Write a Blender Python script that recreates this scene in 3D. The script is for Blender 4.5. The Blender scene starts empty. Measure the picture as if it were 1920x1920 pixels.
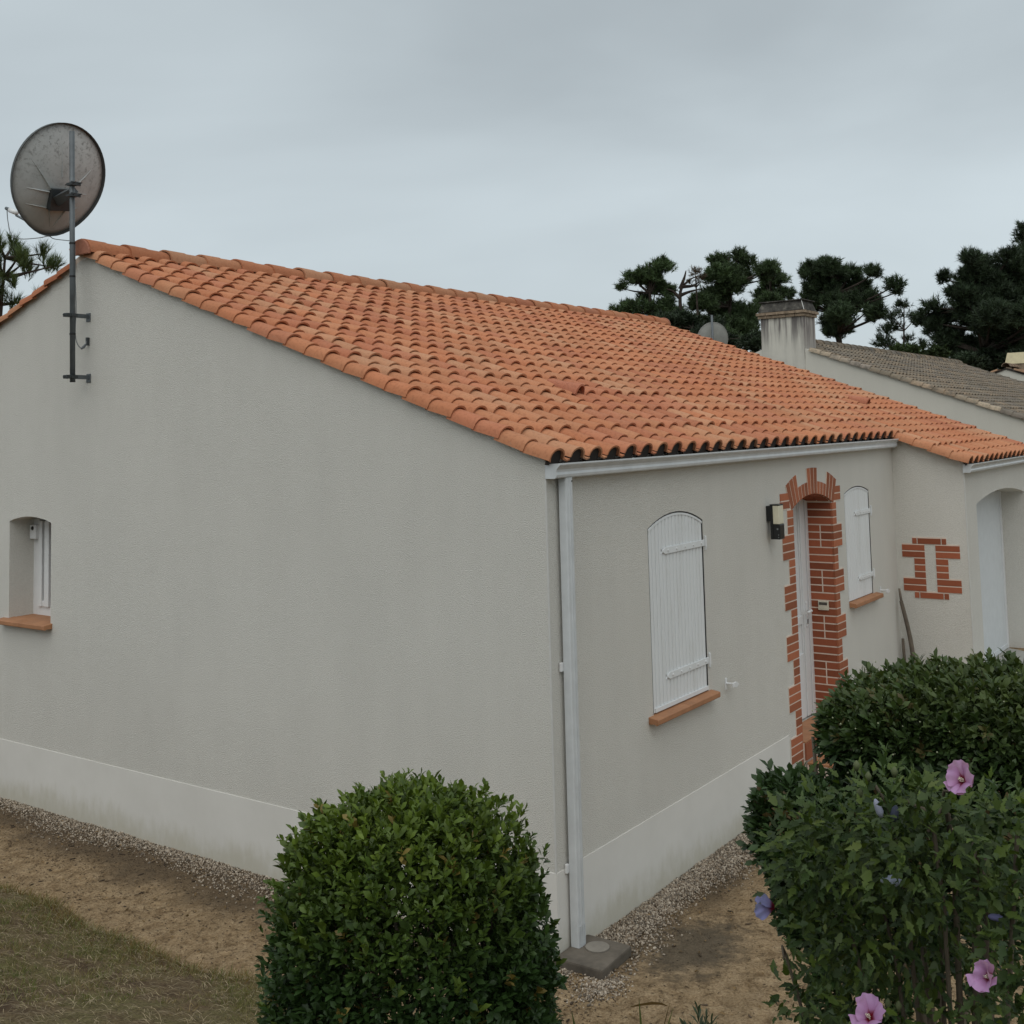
import bpy, math, random
import numpy as np
from mathutils import Vector, Matrix, Euler

R_ = math.radians
random.seed(7)
rng = np.random.default_rng(11)
scene = bpy.context.scene
col = scene.collection

# ------------------------------------------------------------------ camera
CAM = np.array([-5.96508, -4.01335, 3.21073])
AR = np.array([0.58131, -0.81330, -0.02453])      # right
AU = np.array([-0.04913, -0.06516, 0.99666])      # up
AF = np.array([0.81219, 0.57815, 0.07782])        # forward
AR /= np.linalg.norm(AR)
AF = AF - AR * (AF @ AR); AF /= np.linalg.norm(AF)
AU = np.cross(AR, AF)
FPX, PPX, PPY = 2137.3, 960.0, 645.7
cd = bpy.data.cameras.new('camera')
cam = bpy.data.objects.new('camera', cd)
col.objects.link(cam)
cam.matrix_world = Matrix(((AR[0], AU[0], -AF[0], CAM[0]), (AR[1], AU[1], -AF[1], CAM[1]),
                           (AR[2], AU[2], -AF[2], CAM[2]), (0, 0, 0, 1)))
cd.sensor_width = 36.0
cd.lens = 36.0 * FPX / 1920.0
cd.shift_y = -(960.0 - PPY) / 1920.0
cd.clip_start = 0.05
cd.clip_end = 2000
scene.camera = cam

# ------------------------------------------------------------------ light
SUN_DIR = Vector((-0.60, -0.30, 1.10)).normalized()      # towards the light behind the cloud
SUN_EL = math.asin(SUN_DIR.z)
world = bpy.data.worlds.new('World')
scene.world = world
world.use_nodes = True
wt = world.node_tree
for n in list(wt.nodes):
    wt.nodes.remove(n)
def wn(t, **k):
    n = wt.nodes.new(t)
    for a, b in k.items():
        setattr(n, a, b)
    return n
wo = wn('ShaderNodeOutputWorld')
sky = wn('ShaderNodeTexSky', sky_type='NISHITA', sun_disc=False, sun_elevation=SUN_EL,
         sun_rotation=math.atan2(SUN_DIR.x, SUN_DIR.y))
bg_sky = wn('ShaderNodeBackground'); bg_sky.inputs[1].default_value = 0.10
wt.links.new(sky.outputs[0], bg_sky.inputs[0])
tc = wn('ShaderNodeTexCoord')
mp = wn('ShaderNodeMapping'); mp.inputs['Scale'].default_value = (1.0, 1.0, 2.3)
mp.inputs['Location'].default_value = (-0.180, -1.573, -2.383)
wt.links.new(tc.outputs['Generated'], mp.inputs[0])
nz = wn('ShaderNodeTexNoise'); nz.inputs['Scale'].default_value = 1.45
nz.inputs['Detail'].default_value = 5.0; nz.inputs['Roughness'].default_value = 0.46
nz.inputs['Distortion'].default_value = 0.3
wt.links.new(mp.outputs[0], nz.inputs[0])
cr = wn('ShaderNodeValToRGB')
cr.color_ramp.elements[0].position = 0.31; cr.color_ramp.elements[0].color = (0.428, 0.482, 0.510, 1)
cr.color_ramp.elements[1].position = 0.67; cr.color_ramp.elements[1].color = (0.635, 0.715, 0.752, 1)
wt.links.new(nz.outputs[0], cr.inputs[0])
bg_cloud = wn('ShaderNodeBackground'); bg_cloud.inputs[1].default_value = 1.0
wt.links.new(cr.outputs[0], bg_cloud.inputs[0])
wm = wn('ShaderNodeMixShader'); wm.inputs[0].default_value = 0.94
wt.links.new(bg_sky.outputs[0], wm.inputs[1]); wt.links.new(bg_cloud.outputs[0], wm.inputs[2])
wt.links.new(wm.outputs[0], wo.inputs[0])

sl = bpy.data.lights.new('sun', 'SUN')
sl.energy = 1.5
sl.angle = R_(75)
sl.color = (1.0, 0.97, 0.93)
sun = bpy.data.objects.new('sun', sl)
col.objects.link(sun)
sun.rotation_euler = SUN_DIR.to_track_quat('Z', 'Y').to_euler()

scene.view_settings.view_transform = 'Standard'
scene.view_settings.look = 'None'
scene.view_settings.exposure = 0.0
scene.view_settings.gamma = 1.0
scene.view_settings.use_curve_mapping = False
try:
    scene.cycles.use_denoising = True
    scene.cycles.max_bounces = 8
except Exception:
    pass

# ------------------------------------------------------------------ helpers
def ray(u, v):
    return AF + AR * (u - PPX) / FPX - AU * (v - PPY) / FPX
def at(u, v, d):
    """world point seen at photo pixel (u,v), d metres away along the ground"""
    r = ray(u, v)
    return CAM + r / math.hypot(r[0], r[1]) * d
def tag(o, label=None, cat=None, group=None, kind=None):
    if label: o['label'] = label
    if cat: o['category'] = cat
    if group: o['group'] = group
    if kind: o['kind'] = kind
    return o
def empty(name, loc=(0, 0, 0), parent=None):
    o = bpy.data.objects.new(name, None)
    col.objects.link(o)
    o.location = loc
    o.empty_display_size = 0.1
    if parent: o.parent = parent
    return o
def link(name, me, parent=None, loc=(0, 0, 0), rot=(0, 0, 0)):
    o = bpy.data.objects.new(name, me)
    col.objects.link(o)
    o.location = loc
    o.rotation_euler = rot
    if parent:
        o.parent = parent
        # parents are only ever translated: keep the world place given in loc
        p = parent; off = Vector((0, 0, 0))
        while p: off += p.location; p = p.parent
        o.location = Vector(loc) - off
    return o
def np_mesh(name, V, F, mat, tint=None, smooth=False):
    V = np.asarray(V, dtype=np.float32); F = np.asarray(F, dtype=np.int32)
    me = bpy.data.meshes.new(name)
    n = F.shape[1]
    me.vertices.add(len(V)); me.vertices.foreach_set('co', V.ravel())
    me.loops.add(F.size); me.loops.foreach_set('vertex_index', F.ravel())
    me.polygons.add(len(F))
    me.polygons.foreach_set('loop_start', np.arange(0, F.size, n, dtype=np.int32))
    try:
        me.polygons.foreach_set('loop_total', np.full(len(F), n, dtype=np.int32))
    except Exception:
        pass
    if smooth:
        me.polygons.foreach_set('use_smooth', np.ones(len(F), dtype=bool))
    me.update(calc_edges=True)
    if tint is not None:
        a = me.color_attributes.new('tint', 'FLOAT_COLOR', 'POINT')
        t = np.ones((len(V), 4), dtype=np.float32); t[:, :3] = tint
        a.data.foreach_set('color', t.ravel())
    if mat: me.materials.append(mat)
    return me

class MB:
    def __init__(s): s.v = []; s.f = []
    def add(s, vs, fs):
        b = len(s.v); s.v += [tuple(map(float, p)) for p in vs]
        s.f += [tuple(b + i for i in f) for f in fs]; return s
    def box(s, x0, y0, z0, x1, y1, z1):
        x0, x1 = min(x0, x1), max(x0, x1); y0, y1 = min(y0, y1), max(y0, y1); z0, z1 = min(z0, z1), max(z0, z1)
        return s.add([(x0, y0, z0), (x1, y0, z0), (x1, y1, z0), (x0, y1, z0), (x0, y0, z1), (x1, y0, z1), (x1, y1, z1), (x0, y1, z1)],
                     [(0, 3, 2, 1), (4, 5, 6, 7), (0, 1, 5, 4), (1, 2, 6, 5), (2, 3, 7, 6), (3, 0, 4, 7)])
    def prism(s, poly, axis, a, b):
        """poly: 2-D outline in the two other axes (x: (y,z), y: (x,z), z: (x,y)); extruded from a to b"""
        def P(p, t):
            return (t, p[0], p[1]) if axis == 'x' else (p[0], t, p[1]) if axis == 'y' else (p[0], p[1], t)
        n = len(poly)
        return s.add([P(p, a) for p in poly] + [P(p, b) for p in poly],
                     [tuple(range(n)), tuple(range(2 * n - 1, n - 1, -1))] + [(i, i + n, (i + 1) % n + n, (i + 1) % n) for i in range(n)])
    def tube(s, pts, rad, n=8, cap=True):
        pts = [Vector(p) for p in pts]
        if not isinstance(rad, (list, tuple, np.ndarray)): rad = [rad] * len(pts)
        rings = []
        up = Vector((0.13, 0.21, 0.97)).normalized()
        for i, p in enumerate(pts):
            d = (pts[min(i + 1, len(pts) - 1)] - pts[max(i - 1, 0)]).normalized()
            a = d.cross(up)
            if a.length < 0.05: a = d.cross(Vector((1, 0, 0)))
            a.normalize(); b = a.cross(d)
            rings.append([p + (a * math.cos(2 * math.pi * k / n) + b * math.sin(2 * math.pi * k / n)) * rad[i] for k in range(n)])
        vs = [q for r in rings for q in r]
        fs = [(i * n + k, i * n + (k + 1) % n, (i + 1) * n + (k + 1) % n, (i + 1) * n + k) for i in range(len(pts) - 1) for k in range(n)]
        if cap: fs += [tuple(range(n - 1, -1, -1)), tuple((len(pts) - 1) * n + k for k in range(n))]
        return s.add(vs, fs)
    def mesh(s, name, mat, smooth=False, bevel=0, fix=True):
        me = bpy.data.meshes.new(name)
        me.from_pydata(s.v, [], s.f)
        if fix or bevel:
            import bmesh
            bm = bmesh.new(); bm.from_mesh(me)
            bmesh.ops.recalc_face_normals(bm, faces=bm.faces)
            if bevel:
                ed = [e for e in bm.edges if len(e.link_faces) == 2 and e.calc_face_angle(0) > 0.6]
                bmesh.ops.bevel(bm, geom=ed, offset=bevel, segments=2, profile=0.6, affect='EDGES', clamp_overlap=True)
            bm.to_mesh(me); bm.free()
        if smooth:
            for p in me.polygons: p.use_smooth = True
        if mat: me.materials.append(mat)
        return me
    def build(s, name, mat, parent=None, smooth=False, bevel=0, org=None):
        """origin at the piece's own base so that every part has a place of its own"""
        v = np.array(s.v)
        if org is None:
            org = ((v[:, 0].min() + v[:, 0].max()) / 2, (v[:, 1].min() + v[:, 1].max()) / 2, v[:, 2].min())
        s.v = [tuple(p) for p in v - np.array(org)]
        return link(name, s.mesh(name, mat, smooth, bevel), parent, org)

# ------------------------------------------------------------------ materials
class Mat:
    def __init__(s, name):
        s.m = bpy.data.materials.new(name); s.m.use_nodes = True
        s.t = s.m.node_tree; s.p = s.t.nodes['Principled BSDF']; s.o = s.t.nodes['Material Output']
        s.geo = None
    def n(s, typ, **k):
        x = s.t.nodes.new(typ)
        for a, b in k.items(): setattr(x, a, b)
        return x
    def l(s, a, b): s.t.links.new(a, b)
    def pos(s, scale=(1, 1, 1)):
        if s.geo is None: s.geo = s.n('ShaderNodeNewGeometry')
        if tuple(scale) == (1, 1, 1): return s.geo.outputs['Position']
        mp = s.n('ShaderNodeMapping'); mp.inputs['Scale'].default_value = scale
        s.l(s.geo.outputs['Position'], mp.inputs[0]); return mp.outputs[0]
    def noise(s, scale, detail=4, rough=0.55, vec=None, dist=0.0):
        x = s.n('ShaderNodeTexNoise'); x.inputs['Scale'].default_value = scale
        x.inputs['Detail'].default_value = detail; x.inputs['Roughness'].default_value = rough
        x.inputs['Distortion'].default_value = dist
        s.l(vec if vec is not None else s.pos(), x.inputs['Vector']); return x.outputs[0]
    def ramp(s, fac, stops):
        x = s.n('ShaderNodeValToRGB'); e = x.color_ramp.elements
        e[0].position, e[0].color = stops[0][0], (*stops[0][1], 1)
        e[1].position, e[1].color = stops[-1][0], (*stops[-1][1], 1)
        for p, c in stops[1:-1]:
            q = e.new(p); q.color = (*c, 1)
        s.l(fac, x.inputs[0]); return x.outputs[0]
    def val(s, fac, a, b, lo=0.0, hi=1.0):
        x = s.n('ShaderNodeMapRange'); x.interpolation_type = 'SMOOTHSTEP'
        x.inputs[1].default_value = a; x.inputs[2].default_value = b
        x.inputs[3].default_value = lo; x.inputs[4].default_value = hi
        s.l(fac, x.inputs[0]); return x.outputs[0]
    def mix(s, fac, a, b, mode='MIX'):
        x = s.n('ShaderNodeMix', data_type='RGBA', blend_type=mode)
        for i, q in ((0, fac), (6, a), (7, b)):
            if isinstance(q, (int, float)): x.inputs[i].default_value = q
            elif isinstance(q, tuple): x.inputs[i].default_value = (*q, 1)
            else: s.l(q, x.inputs[i])
        return x.outputs[2]
    def math(s, op, a, b=0.0):
        x = s.n('ShaderNodeMath', operation=op)
        for i, q in ((0, a), (1, b)):
            if isinstance(q, (int, float)): x.inputs[i].default_value = q
            else: s.l(q, x.inputs[i])
        return x.outputs[0]
    def sep(s):
        x = s.n('ShaderNodeSeparateXYZ'); s.l(s.pos(), x.inputs[0]); return x.outputs
    def color(s, c):
        if isinstance(c, tuple): s.p.inputs['Base Color'].default_value = (*c, 1)
        else: s.l(c, s.p.inputs['Base Color'])
        return s
    def rough(s, r, spec=0.4):
        if isinstance(r, (int, float)): s.p.inputs['Roughness'].default_value = r
        else: s.l(r, s.p.inputs['Roughness'])
        s.p.inputs['Specular IOR Level'].default_value = spec; return s
    def bump(s, h, strength=0.5, dist=0.01, prev=None):
        x = s.n('ShaderNodeBump'); x.inputs['Strength'].default_value = strength; x.inputs['Distance'].default_value = dist
        s.l(h, x.inputs['Height'])
        if prev is not None: s.l(prev, x.inputs['Normal'])
        s.l(x.outputs[0], s.p.inputs['Normal']); return x.outputs[0]

def plain(name, c, r=0.5, spec=0.4, var=0.06, bump=0.0, bscale=60, metal=0.0):
    m = Mat(name)
    nse = m.noise(9, 4)
    lo = tuple(x * (1 - var) for x in c); hi = tuple(min(1, x * (1 + var)) for x in c)
    m.color(m.ramp(nse, [(0.3, lo), (0.7, hi)])).rough(r, spec)
    m.p.inputs['Metallic'].default_value = metal
    if bump: m.bump(m.noise(bscale, 3), bump, 0.003)
    return m.m

def grimy(name, c, r, spec, dirt):
    m = Mat(name)
    st = m.noise(7, 5, 0.62, vec=m.pos((1, 1, 0.12))); sp = m.noise(42, 4, 0.65)
    k = m.math('MULTIPLY', m.val(st, 0.45, 0.75, 0.0, 0.55), m.val(sp, 0.3, 0.7, 0.4, 1.0))
    m.color(m.mix(k, c, dirt)).rough(m.val(st, 0.3, 0.7, r, r + 0.2), spec)
    return m.m
def stucco(name, c, strength, grain):
    m = Mat(name)
    big = m.noise(0.55, 3, 0.6)
    mid = m.noise(3.4, 6, 0.62, vec=m.pos((1, 1, 0.22)))
    g = m.noise(grain, 2, 0.6, vec=m.pos((1, 1, 1.7)))
    k = m.math('ADD', m.math('MULTIPLY', big, 0.55), m.math('MULTIPLY', mid, 0.45))
    base = m.ramp(k, [(0.30, tuple(x * 0.945 for x in c)), (0.68, tuple(x * 1.05 for x in c))])
    cc = m.mix(m.val(g, 0.35, 0.65), m.mix(1.0, base, (0.90, 0.90, 0.89), 'MULTIPLY'), base)
    m.color(cc).rough(0.92, 0.15)
    m.bump(g, strength, 0.010)
    return m.m
M = {}
M['wall'] = stucco('wall_render', (0.650, 0.632, 0.582), 0.8, 100)
M['wall_fine'] = stucco('wall_render_fine', (0.690, 0.668, 0.612), 1.0, 105)
M['neighbour_wall'] = stucco('neighbour_render', (0.60, 0.575, 0.51), 0.2, 90)
def plinth_mat():
    m = Mat('plinth_render')
    n1 = m.noise(2.2, 5, 0.6); n2 = m.noise(14, 4, 0.6, vec=m.pos((1, 1, 0.4)))
    base = m.ramp(n1, [(0.3, (0.640, 0.622, 0.578)), (0.7, (0.695, 0.678, 0.635))])
    z = m.sep()[2]
    h = m.math('ADD', z, m.math('MULTIPLY', m.math('SUBTRACT', n1, 0.5), -0.35))
    h = m.math('ADD', h, m.math('MULTIPLY', m.math('SUBTRACT', n2, 0.5), -0.22))
    st = m.val(h, 0.0, 0.24, 1.0, 0.0)
    m.color(m.mix(m.math('MULTIPLY', st, 0.6), base, (0.42, 0.39, 0.29))).rough(0.9, 0.15)
    m.bump(m.noise(70, 3), 0.12, 0.004)
    return m.m
M['plinth'] = plinth_mat()
M['bead'] = plain('corner_bead', (0.58, 0.57, 0.54), 0.8)

def tile_mat(name, lichen):
    m = Mat(name)
    oi = m.n('ShaderNodeObjectInfo')
    at_ = m.n('ShaderNodeAttribute', attribute_name='tint')
    c = m.mix(1.0, oi.outputs['Color'], at_.outputs['Color'], 'MULTIPLY')
    n1 = m.noise(6.5, 5, 0.62); n2 = m.noise(45, 4, 0.6); n3 = m.noise(1.1, 3)
    c = m.mix(m.val(n1, 0.45, 0.75, 0, 0.40), c, m.mix(1.0, c, (1.04, 1.22, 1.30), 'MULTIPLY'))
    c = m.mix(m.val(n2, 0.30, 0.55, 0.45, 0.0), c, m.mix(1.0, c, (0.62, 0.58, 0.58), 'MULTIPLY'))
    c = m.mix(m.val(n3, 0.35, 0.65, 0.22, 0.0), c, m.mix(1.0, c, (0.80, 0.74, 0.72), 'MULTIPLY'))
    n4 = m.noise(19, 6, 0.7, dist=0.4)
    if lichen:
        c = m.mix(m.val(n4, 0.40, 0.62, 0.1, 0.65), c, (0.19, 0.168, 0.13))
        c = m.mix(m.val(n1, 0.50, 0.66, 0.0, 0.6), c, (0.085, 0.072, 0.058))
    else:
        c = m.mix(m.val(n4, 0.63, 0.72, 0.0, 0.5), c, (0.30, 0.19, 0.13))
    m.color(c).rough(0.86, 0.2)
    m.bump(n2, 0.25, 0.004)
    return m.m
M['tile'] = tile_mat('terracotta_tile', False)
M['old_tile'] = tile_mat('lichen_tile', True)
M['deck'] = plain('roof_deck', (0.035, 0.028, 0.024), 0.95)
M['white'] = grimy('white_lacquer', (0.71, 0.725, 0.725), 0.38, 0.45, (0.50, 0.495, 0.46))
M['gutter'] = plain('white_gutter', (0.575, 0.595, 0.60), 0.27, 0.5, 0.07)
M['pvc'] = plain('white_pvc', (0.70, 0.705, 0.70), 0.35, 0.45, 0.03)
def brick_mat(name, a, b):
    m = Mat(name)
    oi = m.n('ShaderNodeObjectInfo')
    n1 = m.noise(22, 4, 0.6); n2 = m.noise(170, 3)
    c = m.mix(n1, a, b)
    k = m.n('ShaderNodeMapRange'); k.inputs[3].default_value = 0.74; k.inputs[4].default_value = 1.22
    m.l(oi.outputs['Random'], k.inputs[0])
    hs = m.n('ShaderNodeHueSaturation'); m.l(c, hs.inputs['Color']); m.l(k.outputs[0], hs.inputs['Value'])
    m.color(hs.outputs[0]).rough(0.82, 0.25); m.bump(n2, 0.2, 0.002)
    return m.m
M['brick'] = brick_mat('brick_slip', (0.30, 0.095, 0.045), (0.38, 0.135, 0.068))
M['brick_dark'] = brick_mat('brick_slip_deep', (0.27, 0.078, 0.038), (0.33, 0.10, 0.05))
M['mortar'] = plain('mortar', (0.67, 0.56, 0.47), 0.92, 0.1, 0.08, 0.2)
M['sill'] = plain('terracotta_sill', (0.36, 0.172, 0.085), 0.62, 0.35, 0.14, 0.12, 40)
M['black'] = plain('black_plastic', (0.010, 0.011, 0.012), 0.28, 0.5)
M['diffuser'] = plain('lamp_diffuser', (0.66, 0.62, 0.47), 0.4, 0.5, 0.05)
M['beige'] = plain('beige_plastic', (0.60, 0.56, 0.45), 0.45, 0.4)
M['screen'] = plain('dark_screen', (0.07, 0.06, 0.05), 0.2, 0.5)
M['galva'] = plain('galvanised', (0.105, 0.118, 0.125), 0.5, 0.45, 0.2, metal=0.2)
M['steel_dark'] = plain('dark_steel', (0.045, 0.05, 0.052), 0.5, 0.45, 0.2, metal=0.2)
M['rubber'] = plain('black_tie', (0.012, 0.012, 0.012), 0.6)
M['cable'] = plain('grey_cable', (0.20, 0.215, 0.22), 0.6)
M['gap'] = plain('shadow_gap', (0.03, 0.03, 0.03), 0.9)
M['rubberseal'] = plain('dark_seal', (0.02, 0.02, 0.021), 0.6)
def glass_mat():
    m = Mat('window_glass')
    m.color((0.02, 0.024, 0.025)).rough(0.06, 0.6); return m.m
M['glass'] = glass_mat()
def dish_mat():
    m = Mat('weathered_dish')
    n1 = m.noise(5, 6, 0.7); n2 = m.noise(26, 5, 0.72, dist=0.6); n3 = m.noise(2.0, 2)
    c = m.ramp(n1, [(0.3, (0.42, 0.44, 0.435)), (0.7, (0.55, 0.57, 0.56))])
    z = m.sep()[2]
    hi = m.val(z, 5.3, 5.95, 0.12, 1.0)
    spots = m.math('MULTIPLY', m.val(n2, 0.50, 0.66, 0.0, 0.6), hi)
    c = m.mix(spots, c, (0.085, 0.082, 0.07))
    low = m.math('MULTIPLY', m.val(z, 5.2, 5.5, 0.4, 0.0), m.val(n3, 0.3, 0.6))
    c = m.mix(low, c, (0.20, 0.19, 0.125))
    m.color(c).rough(0.7, 0.3); m.bump(n2, 0.15, 0.002)
    return m.m
M['dish'] = dish_mat()
M['dish_rim'] = plain('dish_rim', (0.075, 0.08, 0.078), 0.6)
M['pale_dish'] = plain('pale_dish', (0.30, 0.30, 0.275), 0.6, 0.3, 0.1)
def stained(name, base, dark, zt, scale, s0, s1):
    m = Mat(name)
    st = m.noise(scale, 4, 0.6, vec=m.pos((1, 1, 0.09)))
    z = m.sep()[2]
    k = m.math('MULTIPLY', m.val(st, s0, s1, 0, 0.9), m.val(z, zt - 0.85, zt - 0.1, 0.12, 1.0))
    b = m.ramp(m.noise(3, 4), [(0.3, tuple(x * 0.93 for x in base)), (0.7, tuple(x * 1.05 for x in base))])
    m.color(m.mix(k, b, dark)).rough(0.92, 0.15); m.bump(m.noise(90, 2), 0.15, 0.006)
    return m.m
M['stack'] = stained('stained_stack', (0.58, 0.555, 0.49), (0.10, 0.088, 0.088), 5.45, 4.6, 0.43, 0.58)
M['stack_side'] = stained('stained_stack_side', (0.42, 0.39, 0.35), (0.12, 0.10, 0.105), 5.45, 9.0, 0.40, 0.66)
def hood_mat():
    m = Mat('lichen_concrete')
    n1 = m.noise(7, 6, 0.7); n2 = m.noise(30, 4)
    c = m.ramp(n1, [(0.38, (0.040, 0.038, 0.035)), (0.58, (0.10, 0.094, 0.083)), (0.76, (0.26, 0.24, 0.20))])
    m.color(c).rough(0.95, 0.1); m.bump(n2, 0.4, 0.01); return m.m
M['hood'] = hood_mat()
M['old_brick'] = plain('weathered_brick', (0.27, 0.205, 0.145), 0.9, 0.2, 0.35, 0.3, 20)
M['cream'] = plain('cream_chimney', (0.62, 0.55, 0.36), 0.85, 0.2, 0.08)
M['concrete'] = plain('damp_concrete', (0.115, 0.098, 0.078), 0.85, 0.25, 0.3, 0.35, 45)
M['cover'] = plain('old_cover', (0.21, 0.19, 0.16), 0.9, 0.2, 0.2, 0.3)
M['paving'] = plain('garage_concrete', (0.33, 0.32, 0.29), 0.9, 0.2, 0.1, 0.2)
M['bark_stick'] = plain('weathered_stick', (0.14, 0.115, 0.09), 0.9, 0.2, 0.35, 0.5, 30)
M['garage_door'] = plain('garage_door_white', (0.62, 0.645, 0.655), 0.45, 0.35, 0.04)

def sand_mat():
    m = Mat('sandy_soil')
    X, Y, Z = m.sep()
    n1 = m.noise(1.3, 5, 0.6); n2 = m.noise(9, 6, 0.68, dist=0.5); n3 = m.noise(60, 4, 0.65); n4 = m.noise(28, 5, 0.7)
    c = m.ramp(n2, [(0.30, (0.205, 0.135, 0.072)), (0.48, (0.375, 0.268, 0.155)), (0.70, (0.485, 0.360, 0.222))])
    c = m.mix(m.val(n3, 0.36, 0.62, 0.7, 0.0), c, m.mix(1.0, c, (0.58, 0.54, 0.50), 'MULTIPLY'))
    c = m.mix(m.val(n4, 0.55, 0.66, 0.0, 0.75), c, (0.085, 0.056, 0.033))
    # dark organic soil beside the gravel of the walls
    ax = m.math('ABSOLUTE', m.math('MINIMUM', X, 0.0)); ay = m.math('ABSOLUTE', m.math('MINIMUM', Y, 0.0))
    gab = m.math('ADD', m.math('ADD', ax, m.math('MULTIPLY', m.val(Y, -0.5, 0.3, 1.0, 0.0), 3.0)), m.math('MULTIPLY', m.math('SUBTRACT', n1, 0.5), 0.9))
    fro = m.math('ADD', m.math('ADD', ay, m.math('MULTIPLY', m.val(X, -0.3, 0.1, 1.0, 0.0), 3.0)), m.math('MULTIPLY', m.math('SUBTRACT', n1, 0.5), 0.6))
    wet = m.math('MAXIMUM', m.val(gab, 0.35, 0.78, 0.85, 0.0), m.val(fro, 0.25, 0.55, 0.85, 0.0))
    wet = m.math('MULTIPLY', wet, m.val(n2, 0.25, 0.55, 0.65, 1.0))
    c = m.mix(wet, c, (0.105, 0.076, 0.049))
    # damp silt where the downpipe empties
    dx = m.math('DIVIDE', m.math('SUBTRACT', X, 0.62), 0.55); dy = m.math('DIVIDE', m.math('ADD', Y, 0.60), 0.34)
    rr = m.math('ADD', m.math('SQRT', m.math('ADD', m.math('MULTIPLY', dx, dx), m.math('MULTIPLY', dy, dy))), m.math('MULTIPLY', m.math('SUBTRACT', n2, 0.5), 1.7))
    c = m.mix(m.val(rr, 0.35, 1.15, 0.85, 0.0), c, (0.115, 0.094, 0.068))
    m.color(c).rough(0.95, 0.12)
    b = m.bump(n2, 1.0, 0.09)
    b = m.bump(n4, 0.6, 0.02, b)
    m.bump(n3, 0.6, 0.012, b)
    return m.m
M['sand'] = sand_mat()
def turf_mat():
    m = Mat('dry_turf_soil')
    n1 = m.noise(1.7, 5, 0.6); n2 = m.noise(13, 6, 0.7, dist=0.5); n3 = m.noise(70, 4)
    c = m.ramp(n1, [(0.40, (0.080, 0.052, 0.033)), (0.50, (0.155, 0.112, 0.064)), (0.62, (0.155, 0.135, 0.062))])
    c = m.mix(m.val(n2, 0.45, 0.68, 0.0, 0.7), c, (0.165, 0.12, 0.07))
    c = m.mix(m.val(n3, 0.36, 0.58, 0.6, 0.0), c, (0.045, 0.03, 0.018))
    m.color(c).rough(0.95, 0.1); b = m.bump(n2, 0.6, 0.05); m.bump(n3, 0.5, 0.015, b)
    return m.m
M['turf'] = turf_mat()

def leaf_mat(name, r=0.42, trans=0.25, spec=0.45, veins=False):
    m = Mat(name)
    a = m.n('ShaderNodeAttribute', attribute_name='tint'); oi = m.n('ShaderNodeObjectInfo')
    c = m.mix(1.0, a.outputs['Color'], oi.outputs['Color'], 'MULTIPLY')
    n = m.noise(55, 3)
    c = m.mix(m.val(n, 0.35, 0.65, 0.25, 0.0), c, m.mix(1.0, c, (0.7, 0.72, 0.7), 'MULTIPLY'))
    m.color(c).rough(r, spec)
    tr = m.n('ShaderNodeBsdfTranslucent'); m.l(m.mix(1.0, c, (1.25, 1.25, 0.6), 'MULTIPLY'), tr.inputs[0])
    mx = m.n('ShaderNodeMixShader'); mx.inputs[0].default_value = trans
    m.l(m.p.outputs[0], mx.inputs[1]); m.l(tr.outputs[0], mx.inputs[2]); m.l(mx.outputs[0], m.o.inputs[0])
    return m.m
M['leaf'] = leaf_mat('shrub_leaf', 0.48, 0.20, 0.30)
M['soft_leaf'] = leaf_mat('hibiscus_leaf', 0.55, 0.22, 0.35)
M['needle'] = leaf_mat('pine_needle', 0.6, 0.10, 0.3)
M['blade'] = leaf_mat('grass_blade', 0.7, 0.25, 0.2)
M['petal'] = leaf_mat('petal', 0.6, 0.35, 0.2)
M['pebble'] = leaf_mat('pebble', 0.85, 0.0, 0.25)
M['bark'] = plain('pine_bark', (0.050, 0.040, 0.033), 0.95, 0.1, 0.35, 0.6, 12)
M['twig'] = plain('twig_bark', (0.115, 0.095, 0.07), 0.9, 0.15, 0.3, 0.4, 40)
M['greenstem'] = plain('green_stem', (0.085, 0.10, 0.045), 0.7, 0.25, 0.2)

# ------------------------------------------------------------------ ground
SL = 0.378                              # roof slope
TH = math.atan(SL)
def hnoise(x, y):
    return (np.sin(x * 3.1 + 1.3 * np.sin(y * 2.3)) * np.sin(y * 2.7 + 0.7 * np.sin(x * 1.9)) * 0.5
            + np.sin(x * 9.7 + y * 4.1) * np.sin(y * 11.3 - x * 3.7) * 0.25 + np.sin(x * 23.0 + 2 * np.sin(y * 7.0)) * np.sin(y * 19.0) * 0.12)
def sm(t): t = np.clip(t, 0, 1); return t * t * (3 - 2 * t)
def sand_z(x, y):
    z = 0.30 * sm((x - 3.2) / 3.6)
    return z + 0.010 * hnoise(x, y) + 0.006 * hnoise(x * 3.1, y * 2.9) - 0.012 * sm((-x - 0.35) / 0.5) * sm((y + 0.5) / 1)
def bank_edge(y):
    return -1.25 + 0.05 * np.sin(y * 2.1) + 0.03 * np.sin(y * 5.7 + 1) - 0.25 * sm((-0.2 - y) / 2.5)
def bank_z(x, y):
    t = bank_edge(y) - x
    tt = np.maximum(t, 0)
    z = 0.045 * sm(t / 0.07 + 0.3) + np.minimum(tt * 0.30, 1.62 + (tt - 5.4) * 0.02) + 0.02 * hnoise(x * 0.8, y * 0.8) * sm(tt / 0.4)
    return z
def grid(x0, x1, y0, y1, step):
    nx = int((x1 - x0) / step) + 1; ny = int((y1 - y0) / step) + 1
    X, Y = np.meshgrid(np.linspace(x0, x1, nx), np.linspace(y0, y1, ny), indexing='ij')
    i = np.arange((nx - 1) * (ny - 1)); a = (i // (ny - 1)) * ny + i % (ny - 1)
    return X.ravel(), Y.ravel(), np.stack([a, a + ny, a + ny + 1, a + 1], 1)
gx, gy, gf = grid(-1.7, 14, -9, 9.5, 0.07)
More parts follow.
